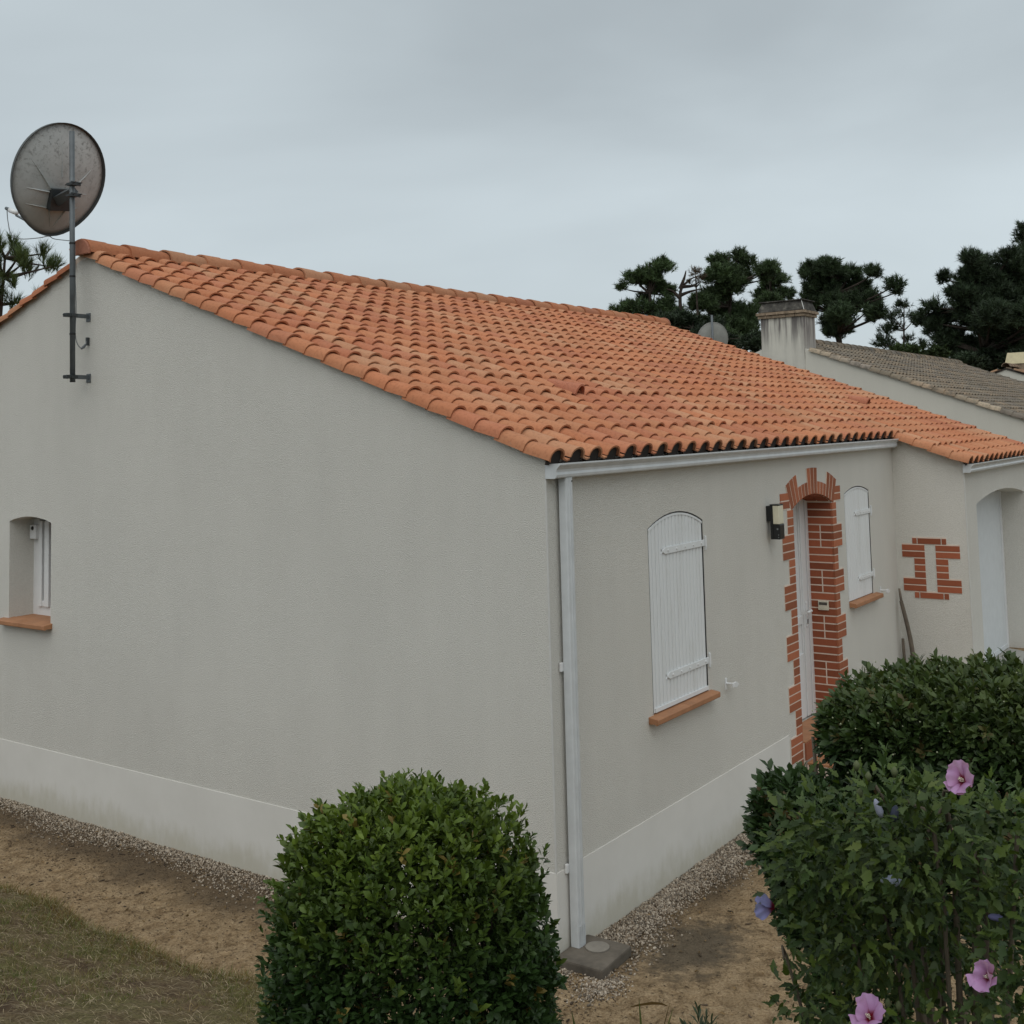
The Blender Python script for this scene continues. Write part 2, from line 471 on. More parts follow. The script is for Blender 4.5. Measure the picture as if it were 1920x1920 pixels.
g = link('sand_ground', np_mesh('sand_ground', np.stack([gx, gy, sand_z(gx, gy)], 1), gf, M['sand'], smooth=True))
tag(g, 'sandy bare ground around the house', kind='structure')
bx, by, bf = grid(0, 1, 0, 1, 0.006)
bY = -11 + by * 26
bX = bank_edge(bY) + 0.05 - (bx ** 1.4) * 9.0
bV = np.stack([bX, bY, bank_z(bX, bY)], 1)
g = link('grass_bank', np_mesh('grass_bank', bV, bf[:, ::-1], M['turf'], smooth=True))
tag(g, 'dry grassy bank rising towards the street', kind='structure')
fx, fy, ff_ = grid(-300, 500, -400, 400, 40)
tag(link('far_ground', np_mesh('far_ground', np.stack([fx, fy, np.full_like(fx, -0.25)], 1), ff_, M['turf'])), 'ground reaching to the horizon', kind='structure')

# ------------------------------------------------------------------ the house
X1, LX, YR, DW = 6.975, 10.57, 4.80, 0.765       # inner corner, length, ridge, wing depth
ZB = 3.055                                       # tile foot plane at y = 0
ZP = 0.526                                       # plinth top
house = empty('house', (0, 0, 0))
tag(house, 'single-storey pale rendered house with orange tiled roof and white gutters', 'house')

def arch_pts(a0, a1, zs, za, n=10):
    """outline points of a segmental arch from a1 to a0"""
    h = (a1 - a0) / 2; s = za - zs; rad = (h * h + s * s) / (2 * s); c = (a0 + a1) / 2; zc = za - rad
    w = math.asin(h / rad)
    return [(c + rad * math.sin(w - 2 * w * k / n), zc + rad * math.cos(w - 2 * w * k / n)) for k in range(n + 1)]

def wall_with_holes(name, axis, outer, holes, a, b, mat, parent):
    """wall slab: 2-D outer outline with holes cut out, extruded from a (outside) to b; fill by triangulation"""
    from mathutils.geometry import delaunay_2d_cdt
    pts = []; edges = []
    for loop in [outer] + holes:
        s = len(pts); pts += [Vector(p) for p in loop]
        edges += [(s + i, s + (i + 1) % len(loop)) for i in range(len(loop))]
    vs, es, fs, *_ = delaunay_2d_cdt(pts, edges, [], 0, 1e-6)
    def inside(p, loop):
        r = False
        for i in range(len(loop)):
            (x0, y0), (x1, y1) = loop[i - 1], loop[i]
            if (y0 > p[1]) != (y1 > p[1]) and p[0] < (x1 - x0) * (p[1] - y0) / (y1 - y0) + x0: r = not r
        return r
    keep = []
    for f in fs:
        cx = sum(vs[i][0] for i in f) / len(f); cy = sum(vs[i][1] for i in f) / len(f)
        if inside((cx, cy), outer) and not any(inside((cx, cy), h) for h in holes): keep.append(f)
    mb = MB()
    P = lambda p, t: (t, p[0], p[1]) if axis == 'x' else (p[0], t, p[1])
    n = len(vs)
    fcs = [tuple(f) for f in keep] + [tuple(reversed([i + n for i in f])) for f in keep]
    for loop in [outer] + holes:
        idx = [min(range(n), key=lambda i: (vs[i][0] - p[0]) ** 2 + (vs[i][1] - p[1]) ** 2) for p in loop]
        fcs += [(idx[k], idx[(k + 1) % len(idx)], idx[(k + 1) % len(idx)] + n, idx[k] + n) for k in range(len(idx))]
    mb.add([P(p, a) for p in vs] + [P(p, b) for p in vs], fcs)
    return mb.build(name, mat, parent)

# openings
W1 = (1.285, 2.170, 1.200, 2.505, 2.600)
W2 = (5.365, 6.120, 1.440, 2.520, 2.582)
DR = (3.990, 5.007, 0.400, 2.468, 2.573)
GW = (5.340, 6.005, 1.625, 2.515, 2.562)          # gable window, along y
def hole(o): return [(o[0], o[2]), (o[1], o[2])] + arch_pts(o[0], o[1], o[3], o[4])
WT = 0.32
zt = lambda y: ZB + 0.006 + SL * min(y, 2 * YR - y)
YB = 2 * YR
wall_with_holes('gable_wall', 'x', [(0, -0.35), (YB, -0.35), (YB, zt(YB)), (YR, zt(YR)), (0, zt(0))], [hole(GW)], 0.0, WT, M['wall'], house)
wall_with_holes('front_wall', 'y', [(WT, -0.35), (X1 + 0.1, -0.35), (X1 + 0.1, ZB - 0.02), (WT, ZB - 0.02)], [hole(W1), hole(W2), hole(DR)], 0.0, WT, M['wall_fine'], house)
# front-wall end return so that the corner closes, then the wing
MB().box(0.002, 0.0005, -0.35, WT, WT, ZB - 0.03).build('corner_pier', M['wall_fine'], house)
wall_with_holes('wing_side_wall', 'x', [(-DW, -0.35), (0.1, -0.35), (0.1, zt(0) + SL * 0.1 + 0.028), (-DW, zt(-DW) + 0.028)], [], X1, X1 + WT, M['wall_fine'], house)
GO = (7.43, 9.90, 0.30, 2.30, 2.405)
wall_with_holes('garage_wall', 'y', [(X1 + 0.002, -0.35), (LX, -0.35), (LX, zt(-DW)), (X1 + 0.002, zt(-DW))], [hole(GO)], -DW - 0.0005, -DW + 0.30, M['wall_fine'], house)
wall_with_holes('far_gable_wall', 'x', [(-DW + 0.02, -0.35), (YB, -0.35), (YB, zt(YB)), (YR, zt(YR)), (-DW + 0.02, zt(-DW + 0.02))], [], LX - WT, LX - 0.002, M['wall_fine'], house)
MB().box(0.01, YB - WT, -0.35, LX - 0.01, YB - 0.004, ZB - 0.03).build('back_wall', M['wall_fine'], house)
# plinth, a thin smoother coat standing 4 mm proud
MB().box(-0.006, -0.006, -0.3, 0.02, YB, ZP).build('plinth', M['plinth'], house, org=(0, 0, 0))
MB().box(0.021, -0.006, -0.3, DR[0] - 0.30, 0.02, ZP - 0.001).build('plinth', M['plinth'], house, org=(0, 0, 0))
MB().box(DR[1] + 0.27, -0.006, -0.3, X1 - 0.008, 0.02, ZP - 0.001).build('plinth', M['plinth'], house, org=(0, 0, 0))
MB().box(X1 - 0.006, -DW - 0.006, -0.3, X1 + 0.02, -0.008, ZP + 0.001).build('plinth', M['plinth'], house, org=(0, 0, 0))
MB().box(-0.004, -0.004, ZP + 0.003, 0.006, 0.006, 2.915).build('corner_bead', M['bead'], house)
MB().box(X1 - 0.004, -DW - 0.004, ZP + 0.003, X1 + 0.006, -DW + 0.006, zt(-DW) - 0.03).build('corner_bead', M['bead'], house)

# ---- roof tiles
RISE = 0.0043                                   # the eaves and ridge climb a little to the right
PITCH, SEG = 0.2305, 0.2075                     # column pitch, visible length of one step (along the slope)
EAVE_Y = -0.066
def tile_arrays(verge=0, nseg=2, eave=False, nb=8, pitch=PITCH):
    k = pitch / 0.2305
    bw, bh, th = 0.083 * k, 0.068 * k, 0.013
    def profile(sc, inset=0.0):
        pts = []
        for i in range(nb + 1):
            a = math.pi * (1 - i / nb)
            pts.append((0.083 * k + (bw * sc - inset) * math.cos(a), max(0.0, (bh * sc - inset) * (math.sin(a) ** 0.85))))
        if verge == -1:
            pts = [(pts[0][0] - 0.003 + inset, -0.016)] + pts
        elif verge == 0 or verge == -2:
            pass
        if verge == 1:
            pts = pts + [(pts[-1][0] + 0.003 - inset, -0.016)]
        else:
            pts += [(0.183 * k, -0.008), (0.206 * k, -0.013), (0.238 * k, -0.006)]
        return pts
    V = []; F = []
    def strip(a, b, flip=False):
        m = len(a); s = len(V); V.extend(a); V.extend(b)
        for i in range(m - 1):
            q = (s + i, s + i + 1, s + m + i + 1, s + m + i)
            F.append(q[::-1] if flip else q)
    for sgm in range(nseg):
        lift = 0.021 if sgm == 0 else 0.0085
        y0 = sgm * SEG; y1 = (sgm + 1) * SEG + (0.035 if sgm == nseg - 1 else 0.0)
        lo = [(x, y0, z + lift) for x, z in profile(1.0)]
        hi = [(x, y1, z) for x, z in profile(0.90)]
        strip(lo, hi)
        ins = [(x, y0, z + lift - (0.011 if z <= 0 else 0)) for x, z in profile(1.0, th if sgm == 0 else 0.010)]
        # soft rounded nose
        strip(ins, lo)
        deep = 0.16 if (eave and sgm == 0) else 0.035
        inn = [(x, y0 + deep, z + lift - 0.015) for x, z in profile(0.97, th)]
        strip(inn, ins)
    return np.array(V), np.array(F)
PAL = np.array([(0.50, 0.192, 0.095), (0.515, 0.230, 0.122), (0.475, 0.188, 0.105), (0.445, 0.165, 0.090), (0.515, 0.262, 0.150), (0.51, 0.208, 0.105), (0.50, 0.215, 0.112)])
def pick_tint():
    c = PAL[rng.choice(len(PAL), p=[0.2, 0.17, 0.14, 0.12, 0.12, 0.13, 0.12])] * 0.82 + PAL.mean(0) * 0.18
    return c * rng.uniform(0.93, 1.07) * np.array([0.96, 0.965, 0.95])
def joined(name, items, mat, parent, kind='stuff'):
    """items: (V, F, matrix 4x4, tint) of alike pieces that are past the limit, as one part"""
    Vs, Fs, Ts = [], [], []; b = 0
    for V, F, Mx, t in items:
        Vs.append(V @ Mx[:3, :3].T + Mx[:3, 3]); Fs.append(F + b); b += len(V); Ts.append(np.tile(t, (len(V), 1)))
    o = link(name, np_mesh(name, np.concatenate(Vs), np.concatenate(Fs), mat, np.concatenate(Ts), smooth=True), parent)
    o['kind'] = kind
    return o
def tile_matrix(x, s, flip=False, x0=0.0, jit=True, ridge_y=YR, zb=ZB, eave=EAVE_Y, rise=0.0):
    """place of a tile: x of its left foot, s = distance up the slope from the eave line"""
    cy, sy = math.cos(TH), math.sin(TH)
    y = eave + s * cy; z = zb + SL * eave + s * sy
    e = Euler((TH + (rng.normal(0, 0.004) if jit else 0), rng.normal(0, 0.007) if jit else 0, rng.normal(0, 0.005) if jit else 0), 'XYZ')
    dx = rng.normal(0, 0.002) if jit else 0
    dz = rng.normal(0, 0.0018) if jit else 0
    Mx = Matrix.Translation((x + dx, y, z + dz + rise * x)) @ e.to_matrix().to_4x4()
    if flip:
        Mx = Matrix.Translation((0, 2 * ridge_y, 0)) @ Matrix.Diagonal((1, -1, 1, 1)) @ Mx
    return Mx
roof = MB()
cyt = math.cos(TH)
deck_off = 0.03
roof.prism([(EAVE_Y + 0.06, ZB - 0.035 + SL * (EAVE_Y + 0.06)), (YR, ZB - 0.035 + SL * YR), (YB + 0.02, ZB - 0.035 - SL * 0.02), (YB + 0.02, ZB - 0.05 - SL * 0.02), (YR, ZB - 0.05 + SL * YR), (EAVE_Y + 0.06, ZB - 0.05 + SL * (EAVE_Y + 0.06))], 'x', 0.02, LX - 0.02)
roof.v = [(a, b, c + RISE * a) for a, b, c in roof.v]
roof = roof.build('roof', M['deck'], house, org=(0, 0, 0))
wd = MB().prism([(-DW - 0.02, ZB - 0.036 - SL * (DW + 0.02)), (0.1, ZB - 0.036 + SL * 0.1), (0.1, ZB - 0.049 + SL * 0.1), (-DW - 0.02, ZB - 0.049 - SL * (DW + 0.02))], 'x', X1 + 0.02, LX - 0.02)
wd.v = [(a, b, c + RISE * a) for a, b, c in wd.v]
wd.build('wing_deck', M['deck'], roof)
tv = {}
for key in [(0, False), (-1, False), (1, False), (0, True), (-1, True), (1, True)]:
    V, F = tile_arrays(verge=key[0], eave=key[1])
    tv[key] = (V, F, np_mesh('roof_tile', V, F, M['tile'], np.ones((len(V), 3)), smooth=True))
NC = 46
x_left = -0.055
all_tiles = []
VENT = [(2.0, 1.09), (8.70, 0.88)]
SUM = 2 * SEG
for i in range(NC):
    x = x_left + i * PITCH
    wing = x > X1 - 0.20
    first_wing = wing and not (x - PITCH > X1 - 0.20)
    r0 = -2 if wing else 0
    for r in range(r0, 13):
        v = -1 if (i == 0 or (first_wing and r < 0)) else 1 if i == NC - 1 else 0
        ev = (r == 0 and not wing) or (r == -2 and wing)
        s = r * SUM
        yy = EAVE_Y + s * cyt
        if yy > YR - 0.05: continue
        d = np.linalg.norm(np.array([x, yy, ZB + SL * yy]) - CAM)
        all_tiles.append((d, v, ev, x, s))
all_tiles.sort(key=lambda t: t[0])
plug = MB().prism([(0.083 + 0.0725 * math.cos(math.pi * k / 8), (0.068 - 0.010) * math.sin(math.pi * k / 8) ** 0.85 + 0.020) for k in range(9)] + [(0.0105, -0.03), (0.1555, -0.03)], 'y', 0.020, 0.030).mesh('eave_plug', M['deck'])
rest = []
for n, (d, v, ev, x, s) in enumerate(all_tiles):
    Mx = tile_matrix(x, s, rise=RISE); t = pick_tint()
    V, F, me = tv[(v, ev)]
    if ev:
        po = link('eave_plug', plug, roof); po.matrix_local = Mx
    if n < 300:
        o = link('roof_tile', me, roof)
        o.matrix_local = Mx
        o.color = (*t, 1)
    else:
        rest.append((V, F, np.array(Mx), t))
V, F, _ = tv[(0, False)]
for i in range(NC):
    for r in range(0, 12):
        v = -1 if i == 0 else 1 if i == NC - 1 else 0
        V, F, _ = tv[(v, r == 0)]
        rest.append((V, F[:, ::-1], np.array(tile_matrix(x_left + i * PITCH, r * SUM, flip=True, rise=RISE)), pick_tint() * np.array([0.9, 0.85, 0.8])))
joined('distant_roof_tiles', rest, M['tile'], roof)
# ridge tiles: overlapping barrels with a raised collar
def ridge_arrays(n=10):
    V = []; F = []
    def ring(x, r):
        return [(x, r * 1.08 * math.cos(math.pi * k / n), r * 0.98 * math.sin(math.pi * k / n) ** 0.9 - 0.02) for k in range(n + 1)]
    prof = [(0.0, 0.118), (0.0, 0.134), (0.215, 0.127), (0.218, 0.121), (0.455, 0.114)]
    for a, b in zip(prof[:-1], prof[1:]):
        s = len(V); V += ring(*a) + ring(*b)
        F += [(s + k, s + n + 1 + k, s + n + 2 + k, s + k + 1) for k in range(n)]
    return np.array(V), np.array(F)
RV, RF = ridge_arrays()
rme = np_mesh('ridge_tile', RV, RF, M['tile'], np.ones((len(RV), 3)), smooth=True)
for i in range(25):
    o = link('ridge_tile', rme, roof, (-0.075 + i * 0.43, YR + rng.normal(0, 0.004), ZB + SL * YR + 0.030 + RISE * i * 0.43 + rng.normal(0, 0.003)), (rng.normal(0, 0.02), rng.normal(0, 0.004), 0))
    o.color = (*(pick_tint() * 0.86), 1)
me_ = MB().prism([(0.140 * math.cos(math.pi * k / 14), 0.14 * math.sin(math.pi * k / 14) ** 0.9 - 0.035) for k in range(15)], 'x', -0.018, 0.01)
def own_tint(me):
    a = me.color_attributes.new('tint', 'FLOAT_COLOR', 'POINT')
    a.data.foreach_set('color', np.ones(len(me.vertices) * 4, dtype=np.float32)); return me
for xx in (-0.078, 10.72):
    o = link('ridge_end_cap', own_tint(me_.mesh('ridge_end_cap', M['tile'], bevel=0.008)), roof, (xx, YR, ZB + SL * YR + 0.030 + RISE * xx)); o.color = (0.36, 0.155, 0.10, 1)
# mortar bedding under the back verge
vb = MB().prism([(YR + 0.02, zt(YR) - 0.02), (YB - 0.02, zt(YB) - 0.02), (YB - 0.02, zt(YB) + 0.05), (YR + 0.02, zt(YR) + 0.05)], 'x', 0.004, 0.07)
vb.build('verge_bedding', M['mortar'], roof)
# two hooded vent tiles
for vx, vy in VENT:
    mb = MB()
    n = 10
    rows = []
    for q in range(7):
        t = q / 6
        r = 0.028 + 0.042 * (1 - t) ** 0.6; h = 0.033 + 0.060 * (1 - t) ** 1.1
        rows.append([(r * 1.02 * math.cos(math.pi * (1 - k / n)), -0.02 + 0.33 * t, 0.055 + h * math.sin(math.pi * k / n)) for k in range(n + 1)])
    vs = [p for r_ in rows for p in r_]
    mb.add(vs, [(a * (n + 1) + k, a * (n + 1) + k + 1, (a + 1) * (n + 1) + k + 1, (a + 1) * (n + 1) + k) for a in range(6) for k in range(n)])
    inner = [(p[0] * 0.80, p[1] - 0.006, 0.055 + (p[2] - 0.055) * 0.84) for p in rows[0]]
    inn2 = [(p[0] * 0.80, p[1] + 0.15, 0.055 + (p[2] - 0.055) * 0.6) for p in rows[0]]
    b = len(mb.v); mb.add(rows[0] + inner, [(k, k + n + 1, k + n + 2, k + 1) for k in range(n)])
    mb.add(inner + inn2, [(k, k + n + 1, k + n + 2, k + 1) for k in range(n)])
    me = mb.mesh('vent_tile', M['tile'], smooth=True, fix=False); own_tint(me)
    s = (vy - EAVE_Y) / cyt
    cix = round((vx - x_left - 0.083) / PITCH)
    o = link('vent_tile', me, roof); o.matrix_local = tile_matrix(x_left + cix * PITCH + 0.083, s, jit=False, rise=RISE); o.color = (0.44, 0.17, 0.10, 1)
    mb = MB().prism([(p[0] * 0.8, p[2] * 0.97) for p in inner], 'y', 0.05, 0.055)  # near-black plate added in the hood mouth to stand for its shade
    o2 = link('vent_shadow_liner', mb.mesh('vent_shade_plate', M['deck']), roof); o2.matrix_local = o.matrix_local

# ---- gutters
def gutter(x0, x1, yw, ztop):
    """ogee front, flat back against the wall; end plate at the left"""
    g = MB()
    out = [(0.0, 0.0), (0.0, -0.090), (-0.070, -0.090), (-0.082, -0.082), (-0.086, -0.066), (-0.083, -0.050), (-0.086, -0.034), (-0.097, -0.020), (-0.106, -0.012), (-0.112, -0.004), (-0.112, 0.006), (-0.104, 0.006), (-0.102, -0.004), (-0.090, -0.016), (-0.078, -0.034), (-0.074, -0.060), (-0.066, -0.080), (-0.010, -0.080), (-0.008, 0.0)]
    pts = [(yw + a - 0.004, ztop + b) for a, b in out]
    n = len(pts)
    g.add([(x0, *p) for p in pts] + [(x1, *p) for p in pts], [(i, i + n, (i + 1) % n + n, (i + 1) % n) for i in range(n)])
    g.v = [(a, b, c + RISE * max(a - x0, 0)) for a, b, c in g.v]
    o = g.build('gutter', M['gutter'], house)
    endp = out[:11]
    for xx, w in ((x0 - 0.006, 0.006), (x1, 0.006)):
        MB().prism([(yw + a - 0.004, ztop + b + RISE * max(xx - x0, 0)) for a, b in endp], 'x', xx, xx + w).build('end_plate', M['gutter'], o)
    for k in range(int((x1 - x0) / 1.4)):
        xx = x0 + 0.9 + k * 1.4; ztk = ztop + RISE * (xx - x0)
        MB().prism([(yw - 0.119, ztk + 0.0085), (yw - 0.119, ztk - 0.006), (yw - 0.1165, ztk - 0.006), (yw - 0.1165, ztk + 0.0085)], 'x', xx, xx + 0.028).build('bracket_clip', M['gutter'], o)
    return o
gut = gutter(-0.004, 6.90, 0.0, 3.012)
gutter(X1 - 0.045, LX - 0.05, -DW, 3.012 - SL * DW + 0.035)
# ---- downpipe
dp = MB()
sec = [(0.112, -0.022), (0.112, -0.070), (0.116, -0.078), (0.140, -0.079), (0.143, -0.084), (0.147, -0.084), (0.150, -0.079), (0.158, -0.079), (0.161, -0.084), (0.165, -0.084), (0.168, -0.079), (0.186, -0.078), (0.192, -0.072), (0.192, -0.022)]
dp.prism(sec, 'z', 0.062, 2.925)
dpo = dp.build('downpipe', M['gutter'], house)
MB().tube([(0.178, -0.0788, 2.90), (0.178, -0.0812, 2.90)], 0.006, 8).build('screw', M['steel_dark'], dpo)
for zc in (1.72, 0.50):
    MB().box(0.085, -0.024, zc, 0.1115, -0.0065, zc + 0.055).build('pipe_clip', M['pvc'], dpo, bevel=0.004)
for a in range(6):
    MB().box(0.118 + a * 0.0125, -0.0835, 0.064, 0.1225 + a * 0.0125, -0.0795, 0.19).build('shoe_rib', M['gutter'], dpo)

# ---- shutters
def shutter(o, npl, hinges, stay_x, stay_z, bottom_trim):
    x0, x1, z0, zs, za = o
    g = 0.011
    so = MB().prism([(x0 + 0.001, z0 + 0.001), (x1 - 0.001, z0 + 0.001)] + [(a, b - 0.001) for a, b in arch_pts(x0 + 0.001, x1 - 0.001, zs, za)], 'y', 0.055, 0.07).build('shutter', M['gap'], house)
    so['label'] = 'closed white boarded shutter under a segmental arch'
    w = (x1 - x0 - 2 * g) / npl
    h = (x1 - x0) / 2; s = za - zs; rad = (h * h + s * s) / (2 * s); cx = (x0 + x1) / 2; zc = za - rad
    top = lambda x: zc + math.sqrt(max(0, rad * rad - (x - cx) ** 2)) - g
    for k in range(npl):
        a = x0 + g + k * w + 0.0040; b = x0 + g + (k + 1) * w - 0.0040
        c = 0.005
        y = 0.004 + rng.uniform(0, 0.0006)
        mb = MB(); zb_ = z0 + 0.010
        # board with a chamfered V-groove on both long edges
        fr = [(a, y + c, zb_), (a + c, y, zb_), (b - c, y, zb_), (b, y + c, zb_)]
        bk = [(a, 0.04, zb_), (b, 0.04, zb_)]
        lo = fr + [bk[1], bk[0]]
        hi = [(p[0], p[1], top(p[0])) for p in lo]
        mb.add(lo + hi, [tuple(range(5, -1, -1)), tuple(range(6, 12))] + [(i, (i + 1) % 6, (i + 1) % 6 + 6, i + 6) for i in range(6)])
        mb.build('board', M['white'], so)
    if bottom_trim:
        MB().box(x0 + 0.03, -0.006, z0 + 0.011, x1 - 0.008, 0.0036, z0 + 0.042).build('bottom_rail', M['white'], so, bevel=0.002)
    for a_, b_ in ((x0 + 0.0012, x0 + g - 0.0005), (x1 - g + 0.0005, x1 - 0.0012)):  # dark strips fill the gap around the boards, standing in for its shade
        MB().box(a_, 0.0030, z0 + 0.003, b_, 0.05, zs - 0.004).build('gap_shade', M['gap'], so)
    jo_ = arch_pts(x0 + 0.0012, x1 - 0.0012, zs - 0.003, za - 0.0012, 14); ji_ = arch_pts(x0 + g - 0.0005, x1 - g + 0.0005, zs - 0.003, za - g + 0.0005, 14)
    MB().prism(jo_ + ji_[::-1], 'y', 0.0030, 0.05).build('gap_shade', M['gap'], so)
    # arched weather strip along the head
    ap = arch_pts(x0 + g, x1 - g, zs - g, za - g, 14); ai = arch_pts(x0 + g + 0.004, x1 - g - 0.004, zs - g - 0.016, za - g - 0.016, 14)
    mb = MB()
    mb.prism(ap + ai[::-1], 'y', 0.0005, 0.0038); mb.build('head_strip', M['white'], so)
    for zh, xl in hinges:
        hb = MB().prism([(xl, zh - 0.006), (xl + 0.03, zh - 0.024), (x1 + 0.012, zh - 0.024), (x1 + 0.012, zh + 0.024), (xl + 0.03, zh + 0.024), (xl, zh + 0.006)], 'y', -0.006, 0.0025).build('strap_hinge', M['white'], so, bevel=0.002)
        nb_ = 5
        for q in range(nb_):
            xb = xl + 0.075 + q * (x1 - xl - 0.12) / (nb_ - 1)
            MB().tube([(xb, -0.007, zh), (xb, -0.0135, zh)], [0.010, 0.006], 8).build('bolt', M['pvc'], hb)
        MB().box(x1 + 0.013, -0.012, zh - 0.055, x1 + 0.032, -0.001, zh + 0.055).build('hinge_plate', M['white'], hb, bevel=0.002)
        MB().tube([(x1 + 0.018, -0.014, zh - 0.034), (x1 + 0.018, -0.014, zh + 0.046)], 0.0075, 8).build('hinge_pin', M['pvc'], hb)
        MB().prism([(xl - 0.022, zh - 0.018), (xl + 0.004, zh - 0.004), (xl + 0.004, zh + 0.004), (xl - 0.022, zh + 0.018), (xl - 0.008, zh)], 'y', -0.004, 0.003).build('fleur_tip', M['white'], hb)
    st = MB().box(stay_x - 0.016, -0.008, stay_z - 0.045, stay_x + 0.016, -0.0005, stay_z + 0.045).build('shutter_stay', M['pvc'], house, bevel=0.002)
    MB().tube([(stay_x, -0.008, stay_z + 0.005), (stay_x + 0.01, -0.07, stay_z + 0.006)], 0.008, 8).build('stay_arm', M['pvc'], st)
    MB().prism([(stay_x - 0.03, stay_z - 0.012), (stay_x + 0.03, stay_z - 0.026), (stay_x + 0.085, stay_z - 0.008), (stay_x + 0.03, stay_z + 0.020), (stay_x - 0.03, stay_z + 0.018)], 'y', -0.082, -0.068).build('stay_catch', M['pvc'], st, bevel=0.003)
    return so
def sill(axis, a0, a1, z, proud, npc=2):
    """terracotta sill with a drip nose"""
    for k in range(npc):
        b0 = a0 + (a1 - a0) * k / npc + 0.0015; b1 = a0 + (a1 - a0) * (k + 1) / npc - 0.0015
        prof = [(0.055, z + 0.012), (-proud + 0.004, z - 0.004), (-proud, z - 0.010), (-proud, z - 0.040), (-proud + 0.006, z - 0.046), (-proud + 0.022, z - 0.046), (-proud + 0.026, z - 0.040), (-0.001, z - 0.043), (-0.001, z - 0.002), (0.055, z - 0.002)]
        mb = MB()
        if axis == 'x': mb.prism(prof, 'x', b0, b1)
        else:
            n = len(prof)
            mb.add([(p[0], b0, p[1]) for p in prof] + [(p[0], b1, p[1]) for p in prof], [tuple(range(n)), tuple(range(2 * n - 1, n - 1, -1))] + [(i, i + n, (i + 1) % n + n, (i + 1) % n) for i in range(n)])
        mb.build('window_sill', M['sill'], house, bevel=0.003)
shutter(W1, 16, [(2.327, 1.50), (1.43, 1.51)], 2.47, 1.195, True)
shutter(W2, 13, [(2.305, 5.66), (1.645, 5.70)], 6.34, 1.44, False)
sill('x', W1[0] - 0.075, W1[1] + 0.05, W1[2] - 0.004, 0.075)
sill('x', W2[0] + 0.005, W2[1] + 0.10, W2[2] - 0.004, 0.075)

# ---- gable window
y0, y1, z0, zs, za = GW
xf = 0.245
win = MB().prism([(y0 - 0.02, z0 - 0.02), (y1 + 0.02, z0 - 0.02), (y1 + 0.02, za + 0.02), (y0 - 0.02, za + 0.02)], 'x', xf + 0.05, xf + 0.06).build('gable_window', M['glass'], house)
def framebar(a0, a1, b0, b1, xa, xb, nm='window_frame'):
    MB().box(xa, a0, b0, xb, a1, b1).build(nm, M['pvc'], win, bevel=0.004)
framebar(y1 - 0.095, y1 + 0.01, z0, za, xf, xf + 0.05)
framebar(y0 - 0.01, y0 + 0.07, z0, za, xf, xf + 0.05)
framebar(y0 + 0.071, y1 - 0.096, z0, z0 + 0.085, xf, xf + 0.05)
framebar(y0 + 0.071, y1 - 0.096, za - 0.05, za, xf, xf + 0.05)
framebar(y1 - 0.165, y1 - 0.105, z0 + 0.087, za - 0.06, xf - 0.022, xf + 0.045, 'sash_stile')
framebar(y1 - 0.275, y1 - 0.205, z0 + 0.087, za - 0.06, xf - 0.022, xf + 0.045, 'sash_stile')
framebar(y1 - 0.204, y1 - 0.166, z0 + 0.087, z0 + 0.140, xf - 0.015, xf + 0.04, 'sash_rail')
MB().box(xf - 0.02, y0 + 0.06, z0 + 0.12, xf + 0.048, y0 + 0.13, za - 0.08).build('sash_stile', M['pvc'], win)
sens = MB().box(xf - 0.055, y1 - 0.115, 2.335, xf - 0.0005, y1 - 0.018, 2.465).build('motion_sensor', M['pvc'], None, bevel=0.006)
tag(sens, 'small white alarm sensor fixed high on the gable window frame', 'sensor')
MB().tube([(xf - 0.056, y1 - 0.066, 2.435), (xf - 0.064, y1 - 0.066, 2.435)], [0.02, 0.014], 10).build('lens', M['black'], sens)
sill('y', y0 - 0.03, y1 + 0.09, z0 - 0.002, 0.085)
# inner reveal floor so that the sill runs into the opening
MB().box(0.056, y0 + 0.002, z0 - 0.03, xf, y1 - 0.002, z0 + 0.006).build('window_sill', M['sill'], house)

# ---- entrance: brick surround, reveals, door
BH, JT = 0.0735, 0.0118
x0, x1, z0, zs, za = DR
ent = MB().prism([(x0 - 0.10, z0 - 0.3), (x0 - 0.001, z0 - 0.3), (x0 - 0.001, zs), (x0 - 0.10, zs)], 'y', -0.005, 0.004).build('door_surround', M['mortar'], house)
brick_cache = {}
def brick(parent, x, y, z, dx, dy, dz, rot=(0, 0, 0), mat='brick', bev=0.0012):
    key = (round(dx, 4), round(dy, 4), round(dz, 4), mat)
    if key not in brick_cache:
        brick_cache[key] = MB().box(-dx / 2, -dy / 2, -dz / 2, dx / 2, dy / 2, dz / 2).mesh('brick', M[mat], bevel=bev)
    return link('brick', brick_cache[key], parent, (x, y, z), rot)
MB().prism([(x1 + 0.001, z0 - 0.3), (x1 + 0.10, z0 - 0.3), (x1 + 0.10, zs), (x1 + 0.001, zs)], 'y', -0.005, 0.004).build('mortar_bed', M['mortar'], ent)
nrow = int((zs - 0.06) / BH)
RD = 0.255
